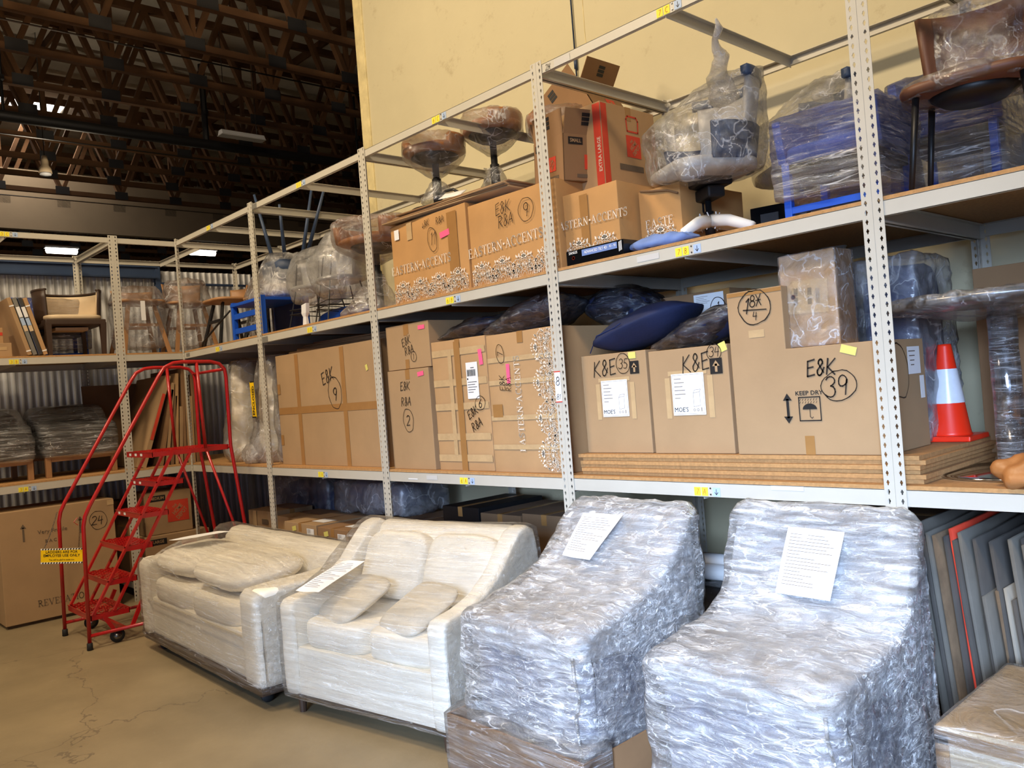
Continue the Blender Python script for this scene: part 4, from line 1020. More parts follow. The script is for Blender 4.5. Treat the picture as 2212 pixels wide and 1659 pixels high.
# loveseat, slope arms
t = thing('wrapped_loveseat', 'cream two-seat sofa in clear film with two loose cushions and a paper on top', 'sofa', (4.72, -1.02, 0), R(9.5))
hw = .665
mb = MB(); mb.ext(-hw+.01, hw-.01, .02, .80, .115, .40); mb.build('base', 'fabric', t, bevel=.02)
arm = [(0, .115), (-.005, .64), (.02, .672), (.18, .69), (.34, .735), (.48, .82), (.60, .94), (.68, 1.015), (.76, 1.035), (.82, 1.01), (.84, .9), (.83, .115)]
for s_ in (-1, 1):
    x0, x1 = sorted((s_*hw, s_*(hw-.125)))
    skin('arm', arm, x0, x1, 'fabric', t, edge=.022, nx=3, amp=.003, step=.04, smooth_n=1)
skin('back', [(.60, .40), (.66, .70), (.74, 1.0), (.80, 1.03), (.83, .99), (.83, .2), (.62, .2)], -hw+.12, hw-.12, 'fabric', t, edge=.03, nx=12, amp=.004, smooth_n=1)
for i, x in enumerate((-.27, .27)):
    mb = MB(); cushion(mb, (x, .345, .475), (.53, .62, .19), 5.5, 32, 16, None, .006, i); mb.build('seat_cushion', 'fabric', t, smooth=True)
    mb = MB(); cushion(mb, (x, .615, .775), (.53, .17, .42), 4, 28, 14, Matrix.Rotation(R(-22), 3, 'X'), .01, i+4); mb.build('back_cushion', 'fabric', t, smooth=True)
for i, (x, y, z, a, b) in enumerate(((-.30, .27, .635, -.30, 27), (.25, .25, .635, -.28, 27))):
    mb = MB(); cushion(mb, (0, 0, 0), (.42, .40, .12), 4.5, 28, 14, Matrix.Rotation(a, 3, 'Z') @ Matrix.Rotation(R(b), 3, 'X'), .006, i+8, .55); o = mb.build('loose_cushion', 'fabric_b', t, smooth=True); o.location = (x, y, z+.01)
for x in (-hw+.08, hw-.08):
    for y in (.06, .74): MB().lathe([(.02, 0), (.028, .115)], (x, y, 0), 10).build('leg', 'wood_dark', t)
mb = MB(); mb.ext(-hw+.03, hw-.03, .04, .79, .098, .116); mb.build('base_panel', 'wood_dark', t)
def sagl(x, y, z):
    k = max(0, 1-(abs(x)/(hw-.13))**2)
    if z > .45 and y < .78: z -= .02*k*min(1, max(0, (z-.45)*4))
    return y, z
film_poly = [(-.015, .10), (-.022, .65), (.01, .69), (.18, .715), (.32, .78), (.44, .87), (.57, .965), (.67, 1.03), (.76, 1.052), (.835, 1.02), (.86, .9), (.85, .10)]
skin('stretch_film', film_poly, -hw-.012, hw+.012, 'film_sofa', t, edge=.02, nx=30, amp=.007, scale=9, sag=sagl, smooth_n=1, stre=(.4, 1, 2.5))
c9, s9 = math.cos(R(9.5)), math.sin(R(9.5))
def loc9(p): dx, dy = p[0]-4.72, p[1]+1.02; return (dx*c9+dy*s9, -dx*s9+dy*c9, p[2])
paper_on(t, 'shipping_paper', [(-.50, .38, .81), (-.32, .40, .82), (-.36, .07, .70), (-.55, .05, .70)])

# long sofa on dolly
t = thing('wrapped_sofa', 'long cream sofa in clear film with cushions piled on top, nearest the red ladder', 'sofa', (2.90, -1.20, 0), R(-1.2))
hw = 1.07
mb = MB(); mb.ext(-hw+.01, hw-.01, .03, .80, .135, .42); mb.build('base', 'fabric', t, bevel=.02)
mb = MB(); mb.ext(-hw+.02, hw-.02, .0, .78, .09, .134); mb.build('dolly_board', 'wood_dark', t)
for x in (-.9, .9):
    for y in (.1, .66): mb = MB(); mb.lathe([(.01, -.012), (.042, -.012), (.042, .012), (.01, .012)], seg=14); mb.xf(Matrix.Translation((x, y, .043)) @ Matrix.Rotation(PI/2, 4, 'Y')); mb.build('dolly_wheel', 'rubber', t, smooth=True)
armp = [(-.01, .135), (-.015, .68), (.02, .715), (.5, .735), (.74, .76), (.80, .74), (.80, .135)]
for x0, x1 in ((hw-.25, hw), (-hw, -hw+.16)): skin('arm', armp, x0, x1, 'fabric', t, edge=.035, nx=5, amp=.003, step=.04, smooth_n=1)
skin('back', [(.60, .3), (.64, .80), (.70, .865), (.76, .87), (.81, .84), (.81, .2), (.62, .2)], -hw+.12, hw-.1, 'fabric', t, edge=.05, nx=22, amp=.006, smooth_n=1)
for i, x in enumerate((-.56, .20)):
    mb = MB(); cushion(mb, (x+.04, .33, .49), (.78, .62, .19), 5.5, 36, 16, None, .006, i); mb.build('seat_cushion', 'fabric', t, smooth=True)
for i, (x, w_, h, z) in enumerate(((-.60, .86, .22, .70), (.20, .92, .23, .71))):
    mb = MB(); cushion(mb, (x, .33, z), (w_, .58, h), 3.2, 36, 18, Matrix.Rotation(R(3+2*i), 3, 'X'), .012, i+3, .25); mb.build('piled_cushion', 'fabric', t, smooth=True)
MB().ext(-.95, .85, -.004, -.001, .40, .415).build('front_seam', 'fabric_b', t)
def sags(x, y, z):
    if z > .6 and .02 < y < .6: z -= .09*min(1, max(0, (abs(x)-.80)/.22))
    return y, z
fp = [(-.02, .09), (-.03, .66), (-.01, .74), (.10, .80), (.28, .845), (.50, .835), (.65, .875), (.76, .885), (.82, .86), (.83, .09)]
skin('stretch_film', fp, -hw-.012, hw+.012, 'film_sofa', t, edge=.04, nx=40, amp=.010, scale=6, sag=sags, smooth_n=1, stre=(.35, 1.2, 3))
paper_on(t, 'shipping_paper', [(-.62, .42, .855), (-.42, .50, .87), (-.42, .22, .86), (-.72, .12, .835)], lines=0)

# armless chairs in bubble wrap
mat('chair_fabric', S(176, 182, 204), .8, var=.1, vs=7, bump=.2, bs=120)
def wrapped_chair(label, x0, x1, prof, seat_z, papers, base, seed, flare=0):
    cx = (x0+x1)/2; y0 = min(p[0] for p in prof); t = thing('wrapped_lounge_chair', label, 'chair', (cx, y0, 0))
    hw = (x1-x0)/2; P_ = [(y-y0, z) for y, z in prof]
    cap = [(y, z) for y, z in P_]
    def push(dy, dz): return [(y+(dy if y < .80 else -.012), z-(dz if z > .3 else 0)) for y, z in P_]
    skin('chair_body', push(.05, .045), -hw+.03, hw-.03, 'chair_fabric', t, edge=.07, nx=16, amp=.008, scale=5, smooth_n=1, seed=seed)
    top = [(y, max(z, seat_z-.13)) for y, z in push(.022, .02)]
    skin('foam_wrap', top, -hw+.012, hw-.012, 'bubble', t, edge=.07, nx=26, amp=.008, scale=9, smooth_n=1, seed=seed+2, step=.035)
    def sg(x, y, z):
        if flare and z < .16: k = (.16-z)*flare; return y-k*(1 if y < .3 else -.2), z
        return y, z
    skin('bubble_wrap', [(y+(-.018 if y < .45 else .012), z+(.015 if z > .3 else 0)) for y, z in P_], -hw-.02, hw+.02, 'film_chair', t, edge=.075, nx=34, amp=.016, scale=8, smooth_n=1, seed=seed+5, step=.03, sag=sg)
    # twisted film tail along the front corner
    mb = MB(); pts = [(hw-.02+.012*math.sin(z*21+seed), -.012-.008*math.sin(z*33), z) for z in [seat_z*k/9+.02 for k in range(9)]]
    mb.tube(pts, [.004+.004*abs(math.sin(k*1.7)) for k in range(9)], 6); mb.build('film_ridge', 'film_chair', t, smooth=True)
    for cs in papers: paper_on(t, 'shipping_paper', [(p[0]-cx, p[1]-y0, p[2]) for p in cs])
    return t, cx, y0, hw
P3 = [(-.93, .07), (-.945, .55), (-.935, .74), (-.85, .775), (-.6, .825), (-.4, .905), (-.22, 1.05), (-.14, 1.15), (-.08, 1.19), (-.035, 1.17), (-.03, .07)]
t3, cx3, y3, hw3 = wrapped_chair('shiny bubble-wrapped armless chair sitting in a cardboard tray', 5.54, 6.33, P3, .745, [[(5.702, -.165, 1.11), (5.966, -.16, 1.117), (5.919, -.374, .922), (5.722, -.366, .929)]], None, 3)
mb = MB(); e = .01
for (a, b, c_, d) in ((-hw3-.05, hw3+.05, -.07, -.06), (-hw3-.05, hw3+.05, .93, .94), (-hw3-.05, -hw3-.04, -.07, .94), (hw3+.04, hw3+.05, -.07, .94)):
    mb.ext(a, b, c_, d, .012, .29)
mb.ext(-hw3-.05, hw3+.05, -.07, .94, .0, .012)
tr_ = thing('cardboard_tray', 'open cardboard tray under the wrapped chair, wrapped in film', 'box', (cx3, y3, 0))
soft(mb.build('tray_body', 'card_dark', tr_), .008, 4, cuts=6, smooth=False)
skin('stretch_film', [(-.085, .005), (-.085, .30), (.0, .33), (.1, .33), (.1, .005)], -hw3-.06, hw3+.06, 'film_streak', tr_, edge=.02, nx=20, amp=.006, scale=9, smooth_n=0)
P4 = [(-.80, .03), (-.815, .50), (-.81, .675), (-.76, .715), (-.55, .74), (-.34, .765), (-.22, .85), (-.145, .98), (-.10, 1.11), (-.08, 1.19), (-.045, 1.213), (-.02, 1.19), (-.015, .03)]
wrapped_chair('largest shiny bubble-wrapped chair, rightmost of the row, square paper on its back', 6.55, 7.36, P4, .70, [[(6.847, -.10, 1.115), (7.096, -.10, 1.11), (7.075, -.22, .85), (6.832, -.22, .855)]], None, 11, flare=.9)

# crate bottom right
c = Carton('wrapped_crate', 'film-wrapped crate with wood grain top at the bottom right corner', 7.635, 8.35, -.71, -.03, .0, .655, mt='crate', cat='crate', lid=False)
mb = MB()
for x in (-.34, .34): mb.ext(x-.02, x+.02, -.345, -.34, .02, .63)
mb.ext(-.36, .36, -.345, -.34, .60, .64); mb.build('frame_strip', 'card', c.r)
hull('stretch_film', [(x, y, z) for x in (-.365, .365) for y in (-.352, .352) for z in (0, .663)], 'film_streak', c.r, .006, 7, .05, 2)

# ================================================================== right bay
t = thing('traffic_cone', 'orange traffic cone with a white band, on the board stack', 'cone', (7.235, .72, T0))
mb = MB(); mb.box((0, 0, .012), (.245, .245, .024)); mb.build('base', 'cone_red', t, bevel=.006)
mb = MB(); mb.lathe([(.092, .02), (.085, .035), (.030, .435), (.028, .445), (.0, .446)], seg=32); mb.build('cone_body', 'cone_red', t, smooth=True)
mb = MB(); mb.lathe([(.0675, .172), (.0455, .330)], seg=32); mb.f = mb.f[:-2]; mb.m = mb.m[:-2]; mb.v = [(x*1.02, y*1.02, z) for x, y, z in mb.v]; mb.build('reflective_band', 'cone_white', t, smooth=True)
t = thing('pedestal_table', 'round table with film-wrapped chrome column right of the cone', 'table', (7.56, .47, A0))
MB().lathe([(.0, 0), (.30, 0), (.31, .008), (.28, .014), (0, .016)], seg=48).build('base', 'chrome', t, smooth=True)
MB().lathe([(.052, .016), (.052, .70)], seg=28).build('column', 'chrome', t, smooth=True)
MB().lathe([(.0, .70), (.42, .71), (.435, .725), (.43, .74), (0, .745)], seg=48).build('tabletop', 'steel', t, smooth=True)
hull('stretch_film', [(.45*math.cos(a/10*PI), .45*math.sin(a/10*PI), z) for a in range(20) for z in (.705, .752)]+[(.3, 0, .64), (-.2, .2, .66)], 'film', t, .012, 14, .05, 2)
hull('column_film', [(.056*math.cos(a/6*PI), .056*math.sin(a/6*PI), z) for a in range(12) for z in (.02, .69)], 'film_streak', t, .004, 14, .05, 2)
t = thing('crumpled_bag', 'crumpled brown leather bag at the right edge of the shelf', 'bag', (7.76, .09, A0))
mb = MB(); cushion(mb, (0, 0, .055), (.30, .16, .11), 2.2, 24, 14, None, .05, 4); soft(mb.build('bag_body', 'leather', t, smooth=True), .035, 16, 1, 2)
for (a, b, c_, d, z1, lab) in ((7.32, 7.75, .90, 1.18, 2.205, 'tall brown carton behind the round table'), (7.78, 8.5, .80, 1.15, 1.93, 'lower brown carton behind the table at the right edge')):
    Carton('cardboard_carton', lab, a, b, c_, d, A0, z1, mt='card_dark')
rg = random.Random(11)
t0 = None
for i in range(36):
    x = 7.38+i*.026; h = 1.13-.05*abs(math.sin(i*1.3))-(.22 if i in (9, 10, 12, 13) else 0); th = rg.uniform(.010, .020)
    mb = MB(); mb.box((0, 0, h/2), (th, rg.uniform(.92, 1.0), h)); mb.cur = 0
    o = mb.build('leaning_sheet', ['sheet_grey', 'sheet_dark', 'sheet_grey', 'grime', 'sheet_dark', 'sheet_pale', 'sheet_dark'][i % 7] if i != 5 else 'depot_red'); soft(o, .004, 6, cuts=3, seed=i)
    o.location = (x, .56+rg.uniform(-.01, .01), .001); o.rotation_euler = (0, R(-4.0-rg.uniform(0, 1.2)), rg.uniform(-.02, .02))
    if i == 5: tag(o, 'dull red edged panel among the leaning grey panels', 'panel')
    else: tag(o, 'worn thin panel leaning upright under the right shelf', 'panel', 'leaning panels under the right shelf')
# between the wrapped chairs
for i, (x, y, z, r_) in enumerate(((6.02, .55, .70, .045), (6.08, .62, .755, .035))):
    t = thing('paper_roll', ['white paper roll between the two wrapped chairs', 'thinner white roll on top of the other paper roll'][i], 'paper roll', (x, y, z), .1)
    mb = MB(); mb.tube([(-.25, 0, 0), (.14, -.02, 0)], r_, 16); mb.build('roll', 'paper', t, smooth=True)
    mb = MB(); mb.tube([(.1405, -.02, 0), (.142, -.02, 0)], r_*.5, 12); mb.build('core', 'card_in', t)
c = Carton('black_wrapped_crate', 'black film-wrapped crate between the two wrapped chairs', 5.55, 6.45, .42, 1.0, .005, .648, mt='black', cat='crate', lid=False)
hull('stretch_film', [(x, y, z) for x in (-.46, .46) for y in (-.30, .30) for z in (.01, .652)], 'film_navy', c.r, .012, 9, .05, 2)
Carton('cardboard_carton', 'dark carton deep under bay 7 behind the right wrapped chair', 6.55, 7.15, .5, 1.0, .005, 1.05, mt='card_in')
# lower shelf cartons, bays 4 to 6
G = .17+.0165
c = Carton('cardboard_carton', 'dented open carton under bay 4 behind the ladder legs', .62, 1.12, .30, .75, G, .80, mt='card', dent=.006); c.tape(.74, .82, .3, .8, 'tape_clear'); c.note(1.0, .70, .13, .05, 'print_grey', 0, 'printed_caption')
c = Carton('cardboard_carton', 'second carton under bay 4, just left of the rack post', 1.14, 1.70, .34, .8, G, .76, mt='card_b', dent=.006); c.label(1.6, .62, .06, .1); c.tape(1.3, 1.37, .3, .7, 'tape_clear')
for i, (a, b, z1, lab) in enumerate(((1.86, 2.42, .80, 'long flat-topped carton with a white label behind the long sofa'), (2.44, 2.92, .79, 'long carton with a yellow note behind the long sofa'), (2.94, 3.52, .81, 'long carton behind the gap between the two sofas'))):
    c = Carton('cardboard_carton', lab, a, b, .06, 1.1, G, z1, mt='card_dark' if i else 'card', seam='y'); c.note((a+b)/2-.1, z1-.05, .07, .04, 'yellow_pale', .2); c.label(b-.1, z1-.07, .12, .07, 'list')
    mb = MB(); mb.box((.12, -.35, z1-G+.003), (.2, .13, .0008)); mb.build('top_label', 'paper', c.r)
for i in range(4):
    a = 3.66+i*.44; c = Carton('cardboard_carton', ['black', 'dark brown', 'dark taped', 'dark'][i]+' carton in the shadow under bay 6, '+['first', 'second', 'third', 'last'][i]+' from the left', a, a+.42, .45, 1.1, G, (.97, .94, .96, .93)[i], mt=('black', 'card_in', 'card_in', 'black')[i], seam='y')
t = thing('film_bundle', 'dark bundle under clear film behind the long cartons of bay 5', 'bundle', (2.4, .82, .82))
mb = MB(); cushion(mb, (0, 0, .14), (1.0, .45, .28), 3, 24, 12, None, .04); mb.build('bundle_core', 'blue_dark', t, smooth=True)
hull('stretch_film', [(x, y, z) for x in (-.55, .55) for y in (-.25, .25) for z in (.0, .26)]+[(0, 0, .33)], 'bag_grey', t, .03, 7, .07, 3)
t = thing('film_bundle', 'dark bundle under clear film at the back of bay 4', 'bundle', (.7, .98, G))
mb = MB(); cushion(mb, (0, 0, .42), (1.2, .3, .84), 3, 24, 12, None, .05); mb.build('bundle_core', 'blue_dark', t, smooth=True)
hull('stretch_film', [(x, y, z) for x in (-.63, .63) for y in (-.17, .17) for z in (.0, .88)], 'bag_grey', t, .03, 7, .08, 3)
# ================================================================== wrapped furniture on the shelves
def arcpanel(mb, ri, ro, a0, a1, z0, z1, c=(0, 0), sy=1.0, flare=0.0, n=18, nz=4):
    """curved upright panel (chair back)"""
    rings = []
    for i in range(n+1):
        a = R(a0+(a1-a0)*i/n); ca, sa = math.cos(a), math.sin(a); r_ = []
        for j in range(nz+1):
            z = z0+(z1-z0)*j/nz; k = flare*j/nz; r_.append((c[0]+(ri+k)*ca, c[1]+(ri+k)*sa*sy, z))
        for j in range(nz, -1, -1):
            z = z0+(z1-z0)*j/nz; k = flare*j/nz; r_.append((c[0]+(ro+k)*ca, c[1]+(ro+k)*sa*sy, z))
        rings.append(r_)
    return mb.loft(rings)
def legs4(t, w_, d_, h, r0=.012, r1=.016, mt='black', splay=.04, yo=0, name='leg'):
    for sx in (-1, 1):
        for sy in (-1, 1):
            MB().tube([(sx*(w_/2+splay), sy*(d_/2+splay*.6)+yo, 0), (sx*w_/2, sy*d_/2+yo, h)], [r0, r1], 10).build(name, mt, t, smooth=True)
def box_pts(x0, x1, y0, y1, z0, z1): return [(x, y, z) for x in (x0, x1) for y in (y0, y1) for z in (z0, z1)]
def ell(cx, cy, z, rx, ry, n=14): return [(cx+rx*math.cos(2*PI*i/n), cy+ry*math.sin(2*PI*i/n), z) for i in range(n)]

# --- three leather stools on the flattened boards
ZL = 3.103
def bar_stool(label, x, y, h, rz, zb=ZL, seat_r=.205, mt='leather', wrap='film'):
    t = thing('bar_stool', label, 'stool', (x, y, zb), rz)
    MB().lathe([(0, 0), (.19, 0), (.195, .006), (.12, .02), (.03, .035), (0, .036)], seg=28).build('base', 'black', t, smooth=True)
    MB().lathe([(.033, .03), (.033, h*.55), (.024, h*.56), (.024, h-.06)], seg=14).build('column', 'black', t, smooth=True)
    mb = MB(); mb.tube([(0, 0, .09), (.10, -.05, .11), (.19, -.09, .10), (.24, -.10, .07)], .010, 8); mb.build('footrest', 'black', t, smooth=True)
    MB().lathe([(0, h-.075), (.10, h-.07), (.17, h-.03), (.15, h-.01), (0, h-.01)], seg=24).build('seat_pan', 'black', t, smooth=True)
    mb = MB(); cushion(mb, (0, 0, h+.015), (2*seat_r, 2*seat_r*.95, .085), 3, 28, 12, None, .008, x); mb.build('seat', mt, t, smooth=True)
    mb = MB(); arcpanel(mb, seat_r*.82, seat_r*1.02, -25, 205, h+.01, h+.10, flare=.01); mb.build('backrest', mt, t, smooth=True)
    hull('stretch_film', ell(0, 0, h+.11, seat_r*1.1, seat_r*1.08)+ell(0, 0, h-.02, seat_r*1.12, seat_r*1.1)+ell(0, 0, h-.17, .05, .05, 8), wrap, t, .012, 13, .045, x)
    hull('stretch_film_lower', ell(0, 0, h*.52, .042, .042, 8)+ell(.03, -.02, .05, .15, .13, 10), wrap, t, .010, 15, .04, x+2)
    return t
bar_stool('lower brown leather stool in film, leftmost on the flattened boards', 4.12, .27, .40, .3)
bar_stool('taller brown leather stool in film, middle of the three on the boards', 4.42, .56, .52, -.4)
bar_stool('brown wrapped stool half hidden behind the open moving box', 4.86, .78, .44, 1.0)
mb = MB(); mb.box((0, 0, 0), (.17, .12, .002), Matrix.Rotation(.5, 3, 'X')); o = soft(mb.build('packing_slip', 'paper'), .004, 8, 3); o.location = (4.42, .155, ZL+.035); o.rotation_euler = (0, 0, .35)
tag(o, 'white packing slip lying in front of the middle stool base', 'paper')

# --- office chairs, bay 7
def bag_tail(t, base, tip, r_, mt='bag_white', seed=0):
    b = Vector(base); q = Vector(tip); pts = []; rs = []
    for k in range(9):
        u = k/8; pts.append(b.lerp(q, u)+Vector((.012*math.sin(k*2+seed), .01*math.cos(k*1.7), 0))); rs.append(r_*(1-u)**1.3+.006+(.012 if k == 7 else 0))
    return soft(MB().tube(pts, rs, 10).build('bag_tail', mt, t, smooth=True), .012, 14, 1, seed)
def office_chair(label, loc, rz, s=1.0, net=True, tail=None):
    t = thing('office_chair', label, 'office chair', loc, rz); k = 1
    # five-star base
    for i in range(5):
        a = 2*PI*i/5+.3; mb = MB(); mb.tube([(0, 0, .15), (.14*math.cos(a), .14*math.sin(a), .125), (.29*math.cos(a), .29*math.sin(a), .065)], [.04, .032, .024], 8)
        mb.build('base_arm', 'net' if net else 'black', t, smooth=True)
        mb = MB(); mb.lathe([(0, -.012), (.024, -.012), (.024, .012), (0, .012)], seg=12); mb.xf(Matrix.Translation((.27*math.cos(a), .27*math.sin(a), .025)) @ Matrix.Rotation(a, 4, 'Z') @ Matrix.Rotation(PI/2, 4, 'X'))
        mb.build('caster', 'rubber', t, smooth=True)
    if net:
        mb = MB()
        for i in range(7): mb.tube([(.05*math.cos(i*.9), .05*math.sin(i*.9), .10), (.045*math.cos(i*.9+.5), .045*math.sin(i*.9+.5), .15), (.055*math.cos(i*.9+.2), .055*math.sin(i*.9+.2), .19)], .003, 5)
        mb.build('net_cuff', 'net', t)
        hull('net_sleeve', [(.30*math.cos(2*PI*i/5+.3), .30*math.sin(2*PI*i/5+.3), .05) for i in (2, 3)]+[(0, 0, .14), (.03, -.03, .12), (-.05, .03, .12), (-.2, -.1, .02)], 'net', t, .008, 16, .03, 1) if False else None
    MB().tube([(0, 0, .08), (0, 0, .20), (0, 0, .20), (0, 0, .27)], [.028, .028, .017, .017], 12).build('gas_column', 'black', t, smooth=True)
    mb = MB(); mb.box((-.03, 0, .29), (.26, .10, .06)); mb.box((-.10, -.02, .245), (.07, .07, .08)); mb.box((0, .0, .35), (.20, .20, .05)); mb.build('tilt_mechanism', 'black', t, bevel=.012)
    mb = MB(); mb.tube([(-.12, 0, .24), (-.20, -.07, .22)], .006, 6); mb.build('lever', 'black', t)
    mb = MB(); cushion(mb, (0, -.02, .41), (.50, .48, .085), 4, 28, 12, None, .004); mb.build('seat', 'grey_panel', t, smooth=True)
    mb = MB(); arcpanel(mb, .235, .262, -20, 200, .42, .60, (0, 0), 1.0, .03); mb.build('armrest_shell', 'steel_blue', t, smooth=True)
    mb = MB(); arcpanel(mb, .225, .255, 25, 155, .50, .86, (0, .0), 1.0, .06); mb.build('backrest', 'grey_panel', t, smooth=True)
    mb = MB(); arcpanel(mb, .278, .32, 20, 160, .83, .88, (0, .0), 1.0, .0); mb.build('back_trim', 'steel_blue', t, smooth=True)
    mb = MB(); mb.bar((0, .26, .40), (0, .31, .86), .07, .02, (0, 1, 0)); mb.build('back_spine', 'steel_blue', t)
    hull('plastic_bag', ell(0, 0, .40, .31, .30)+ell(0, 0, .62, .33, .33)+ell(0, .18, .89, .27, .13)+[(0, -.1, .34), (.28, -.28, .30)], 'film', t, .022, 8, .05, loc[0])
    if tail: bag_tail(t, *tail)
    return t
office_chair('nearest bagged office chair with a tall twisted bag top and white netted base', (6.22, .42, B0), R(-28), tail=((.05, .1, .80), (.36, -.08, 1.07), .075))
office_chair('second bagged office chair behind, beside the blue wrapped chair', (6.50, 1.0, B0), R(-38), net=False, tail=((.0, .1, .82), (.05, .2, .95), .06))
mb = MB(); cushion(mb, (0, 0, .035), (.42, .22, .07), 2.4, 26, 12, None, .03, 3); o = soft(mb.build('folded_blanket', 'blanket_blue', smooth=True), .02, 18, 1, 2); o.location = (6.12, .13, B0); tag(o, 'light blue cloth bunched under the netted chair base', 'cloth')
mb = MB(); mb.box((0, 0, .20), (.30, .05, .42)); o = mb.build('white_board', 'grey_panel', bevel=.01); o.location = (6.50, 1.02, B0); o.rotation_euler = (R(-12), R(22), .2); tag(o, 'white flat panel leaning behind the two office chairs', 'panel')
t = thing('black_device', 'black electronic device standing behind the netted chair base', 'device', (6.32, .92, B0), .2)
MB().box((0, 0, .13), (.26, .06, .26)).build('casing', 'black_gloss', t, bevel=.008); mb = MB(); mb.box((-.02, -.033, .17), (.10, .004, .09)); mb.build('screen', 'steel', t)

# --- blue chairs, stretch wrapped, behind the right post
def blue_chair(label, loc, rz, s=1.0, wrap='film_streak', w_=.46, d_=.44, sh=.30, bh=.50, skew=0):
    t = thing('blue_wrapped_chair', label, 'chair', loc, rz); h = w_/2
    for sx in (-1, 1):
        for sy in (-1, 1):
            mb = MB(); mb.box((sx*(h-.02), sy*(d_/2-.02), sh/2), (.035, .035, sh)); mb.build('leg', 'blue', t, bevel=.004)
    for sy in (-1, 1): MB().box((0, sy*(d_/2-.02), .05), (w_-.06, .03, .03)).build('stretcher', 'blue', t)
    MB().box((0, 0, sh-.03), (w_-.02, d_-.02, .04)).build('seat_frame', 'black', t, bevel=.006)
    mb = MB(); cushion(mb, (0, 0, sh+.03), (w_, d_, .09), 6, 24, 12, None, .004); mb.build('seat', 'blue', t, smooth=True)
    mb = MB(); mb.box((0, d_/2-.02, sh+(bh-sh)/2+.03), (w_, .05, bh-sh), Matrix.Rotation(-.12, 3, 'X')); mb.build('backrest', 'blue', t, bevel=.02)
    for sx in (-1, 1):
        mb = MB(); mb.prism([(-d_/2+.02, sh), (-d_/2-.02, bh-.04), (d_/2, bh-.0), (d_/2-.02, sh)], -.02, .02); mb.xf(Matrix.Translation((sx*(h-.0), 0, 0)) @ Matrix.Rotation(PI/2, 4, 'Z')); mb.build('arm', 'blue', t, bevel=.008)
    hull('stretch_film', box_pts(-h-.03, h+.03, -d_/2-.03, d_/2+.03, sh*.35, bh*.94)+box_pts(-h+.05, h-.03, d_/2-.05, d_/2+.05, bh-.02, bh+.02), wrap, t, .012, 10, .045, loc[0])
    return t
blue_chair('blue stretch-wrapped armchair left of the tall right post', (7.01, .36, B0), R(3), w_=.43, d_=.44, sh=.27, bh=.50)
blue_chair('second blue wrapped armchair standing higher behind the dark-legged chair', (7.33, .86, B0), R(3), w_=.42, d_=.44, sh=.36, bh=.66)
def shell_chair(label, loc, rz, h=.36, w_=.46, d_=.44, back=.26, mt='brown_shell', lm='black', wrap='film', lr=(.011, .014), bt=-8):
    t = thing('shell_chair', label, 'chair', loc, rz)
    legs4(t, w_*.72, d_*.6, h, *lr, mt=lm)
    MB().lathe([(0, h-.05), (.12, h-.045), (.17, h-.01), (0, h-.005)], seg=20).build('seat_pan', lm, t, smooth=True)
    mb = MB(); cushion(mb, (0, 0, h+.02), (w_, d_, .06), 3.6, 28, 12, Matrix.Rotation(.05, 3, 'X'), .005, loc[0]); mb.build('seat', mt, t, smooth=True)
    mb = MB(); arcpanel(mb, w_*.42, w_*.47, 35, 145, h+.03, h+back, (0, 0), .95, .04); mb.build('backrest', mt, t, smooth=True)
    hull('seat_film', ell(0, 0, h+.05, w_*.53, d_*.53)+ell(0, 0, h-.01, w_*.53, d_*.53), wrap, t, .010, 15, .035, loc[0]+1)
    hull('back_film', ell(0, w_*.40, h+back+.02, w_*.36, .07)+ell(0, w_*.36, h+.05, w_*.34, .07), wrap, t, .010, 15, .035, loc[0]+4)
    return t
shell_chair('wrapped brown shell chair with thin black legs, topmost at the right edge', (7.58, .30, B0), R(8), h=.40, w_=.52, d_=.44, back=.40)
shell_chair('lower wrapped shell chair behind the brown one with black legs', (7.98, .62, B0), R(-20), h=.34, w_=.5, back=.22)
for i, (x, y, w_) in enumerate(((7.50, .96, .22), (7.86, 1.02, .45))):
    mb = MB(); mb.box((0, 0, .165), (w_, .03, .33)); o = mb.build('grey_board', 'grey_panel', bevel=.004); o.location = (x, y, B0); o.rotation_euler = (R(-4), 0, .05)
    tag(o, ['narrow pale grey panel behind the black chair legs', 'wide pale grey panel behind the black chair legs'][i], 'panel')

# --- bay 5 upper shelf
def bagged_shell(label, x, y, rz, w_=.50, h=.36, top=.78, wrap='bag_grey'):
    t = thing('bagged_wire_chair', label, 'chair', (x, y, B0), rz)
    for sx in (-1, 1):
        MB().tube([(sx*.20, -.20, 0), (sx*.14, -.14, h), (sx*.14, -.1, h+.25)], .006, 6).build('leg', 'black', t)
        MB().tube([(sx*.20, .20, 0), (sx*.14, .12, h)], .006, 6).build('leg', 'black', t)
    for z in (.16, .20): MB().tube([(-.19, -.18, z), (.19, -.18, z), (.19, .18, z), (-.19, .18, z), (-.19, -.18, z)], .004, 6).build('wire_frame', 'black', t)
    mb = MB(); cushion(mb, (0, 0, h+.03), (w_*.9, .42, .06), 3, 24, 10); mb.build('seat', 'grey_panel', t, smooth=True)
    mb = MB(); arcpanel(mb, w_*.42, w_*.46, 10, 170, h+.02, top-.05, (0, 0), .9, .03); mb.build('backrest', 'grey_panel', t, smooth=True)
    hull('plastic_bag', ell(0, 0, h-.10, w_*.50, .22)+ell(0, 0, h+.2, w_*.56, .27)+ell(0, .08, top, w_*.42, .18), wrap, t, .03, 6, .06, x)
    return t
bagged_shell('cloudy-bagged wire-leg chair in bay 5, just left of the brown seat stool', 2.52, .42, -.25)
bagged_shell('cloudy-bagged wire-leg chair in bay 5, next to the upturned blue legs', 2.02, .48, .25, top=.74)
t = thing('tub_stool', 'pedestal chair with a wide rust-brown leather seat, right side of bay 5', 'chair', (3.14, .38, B0), R(10))
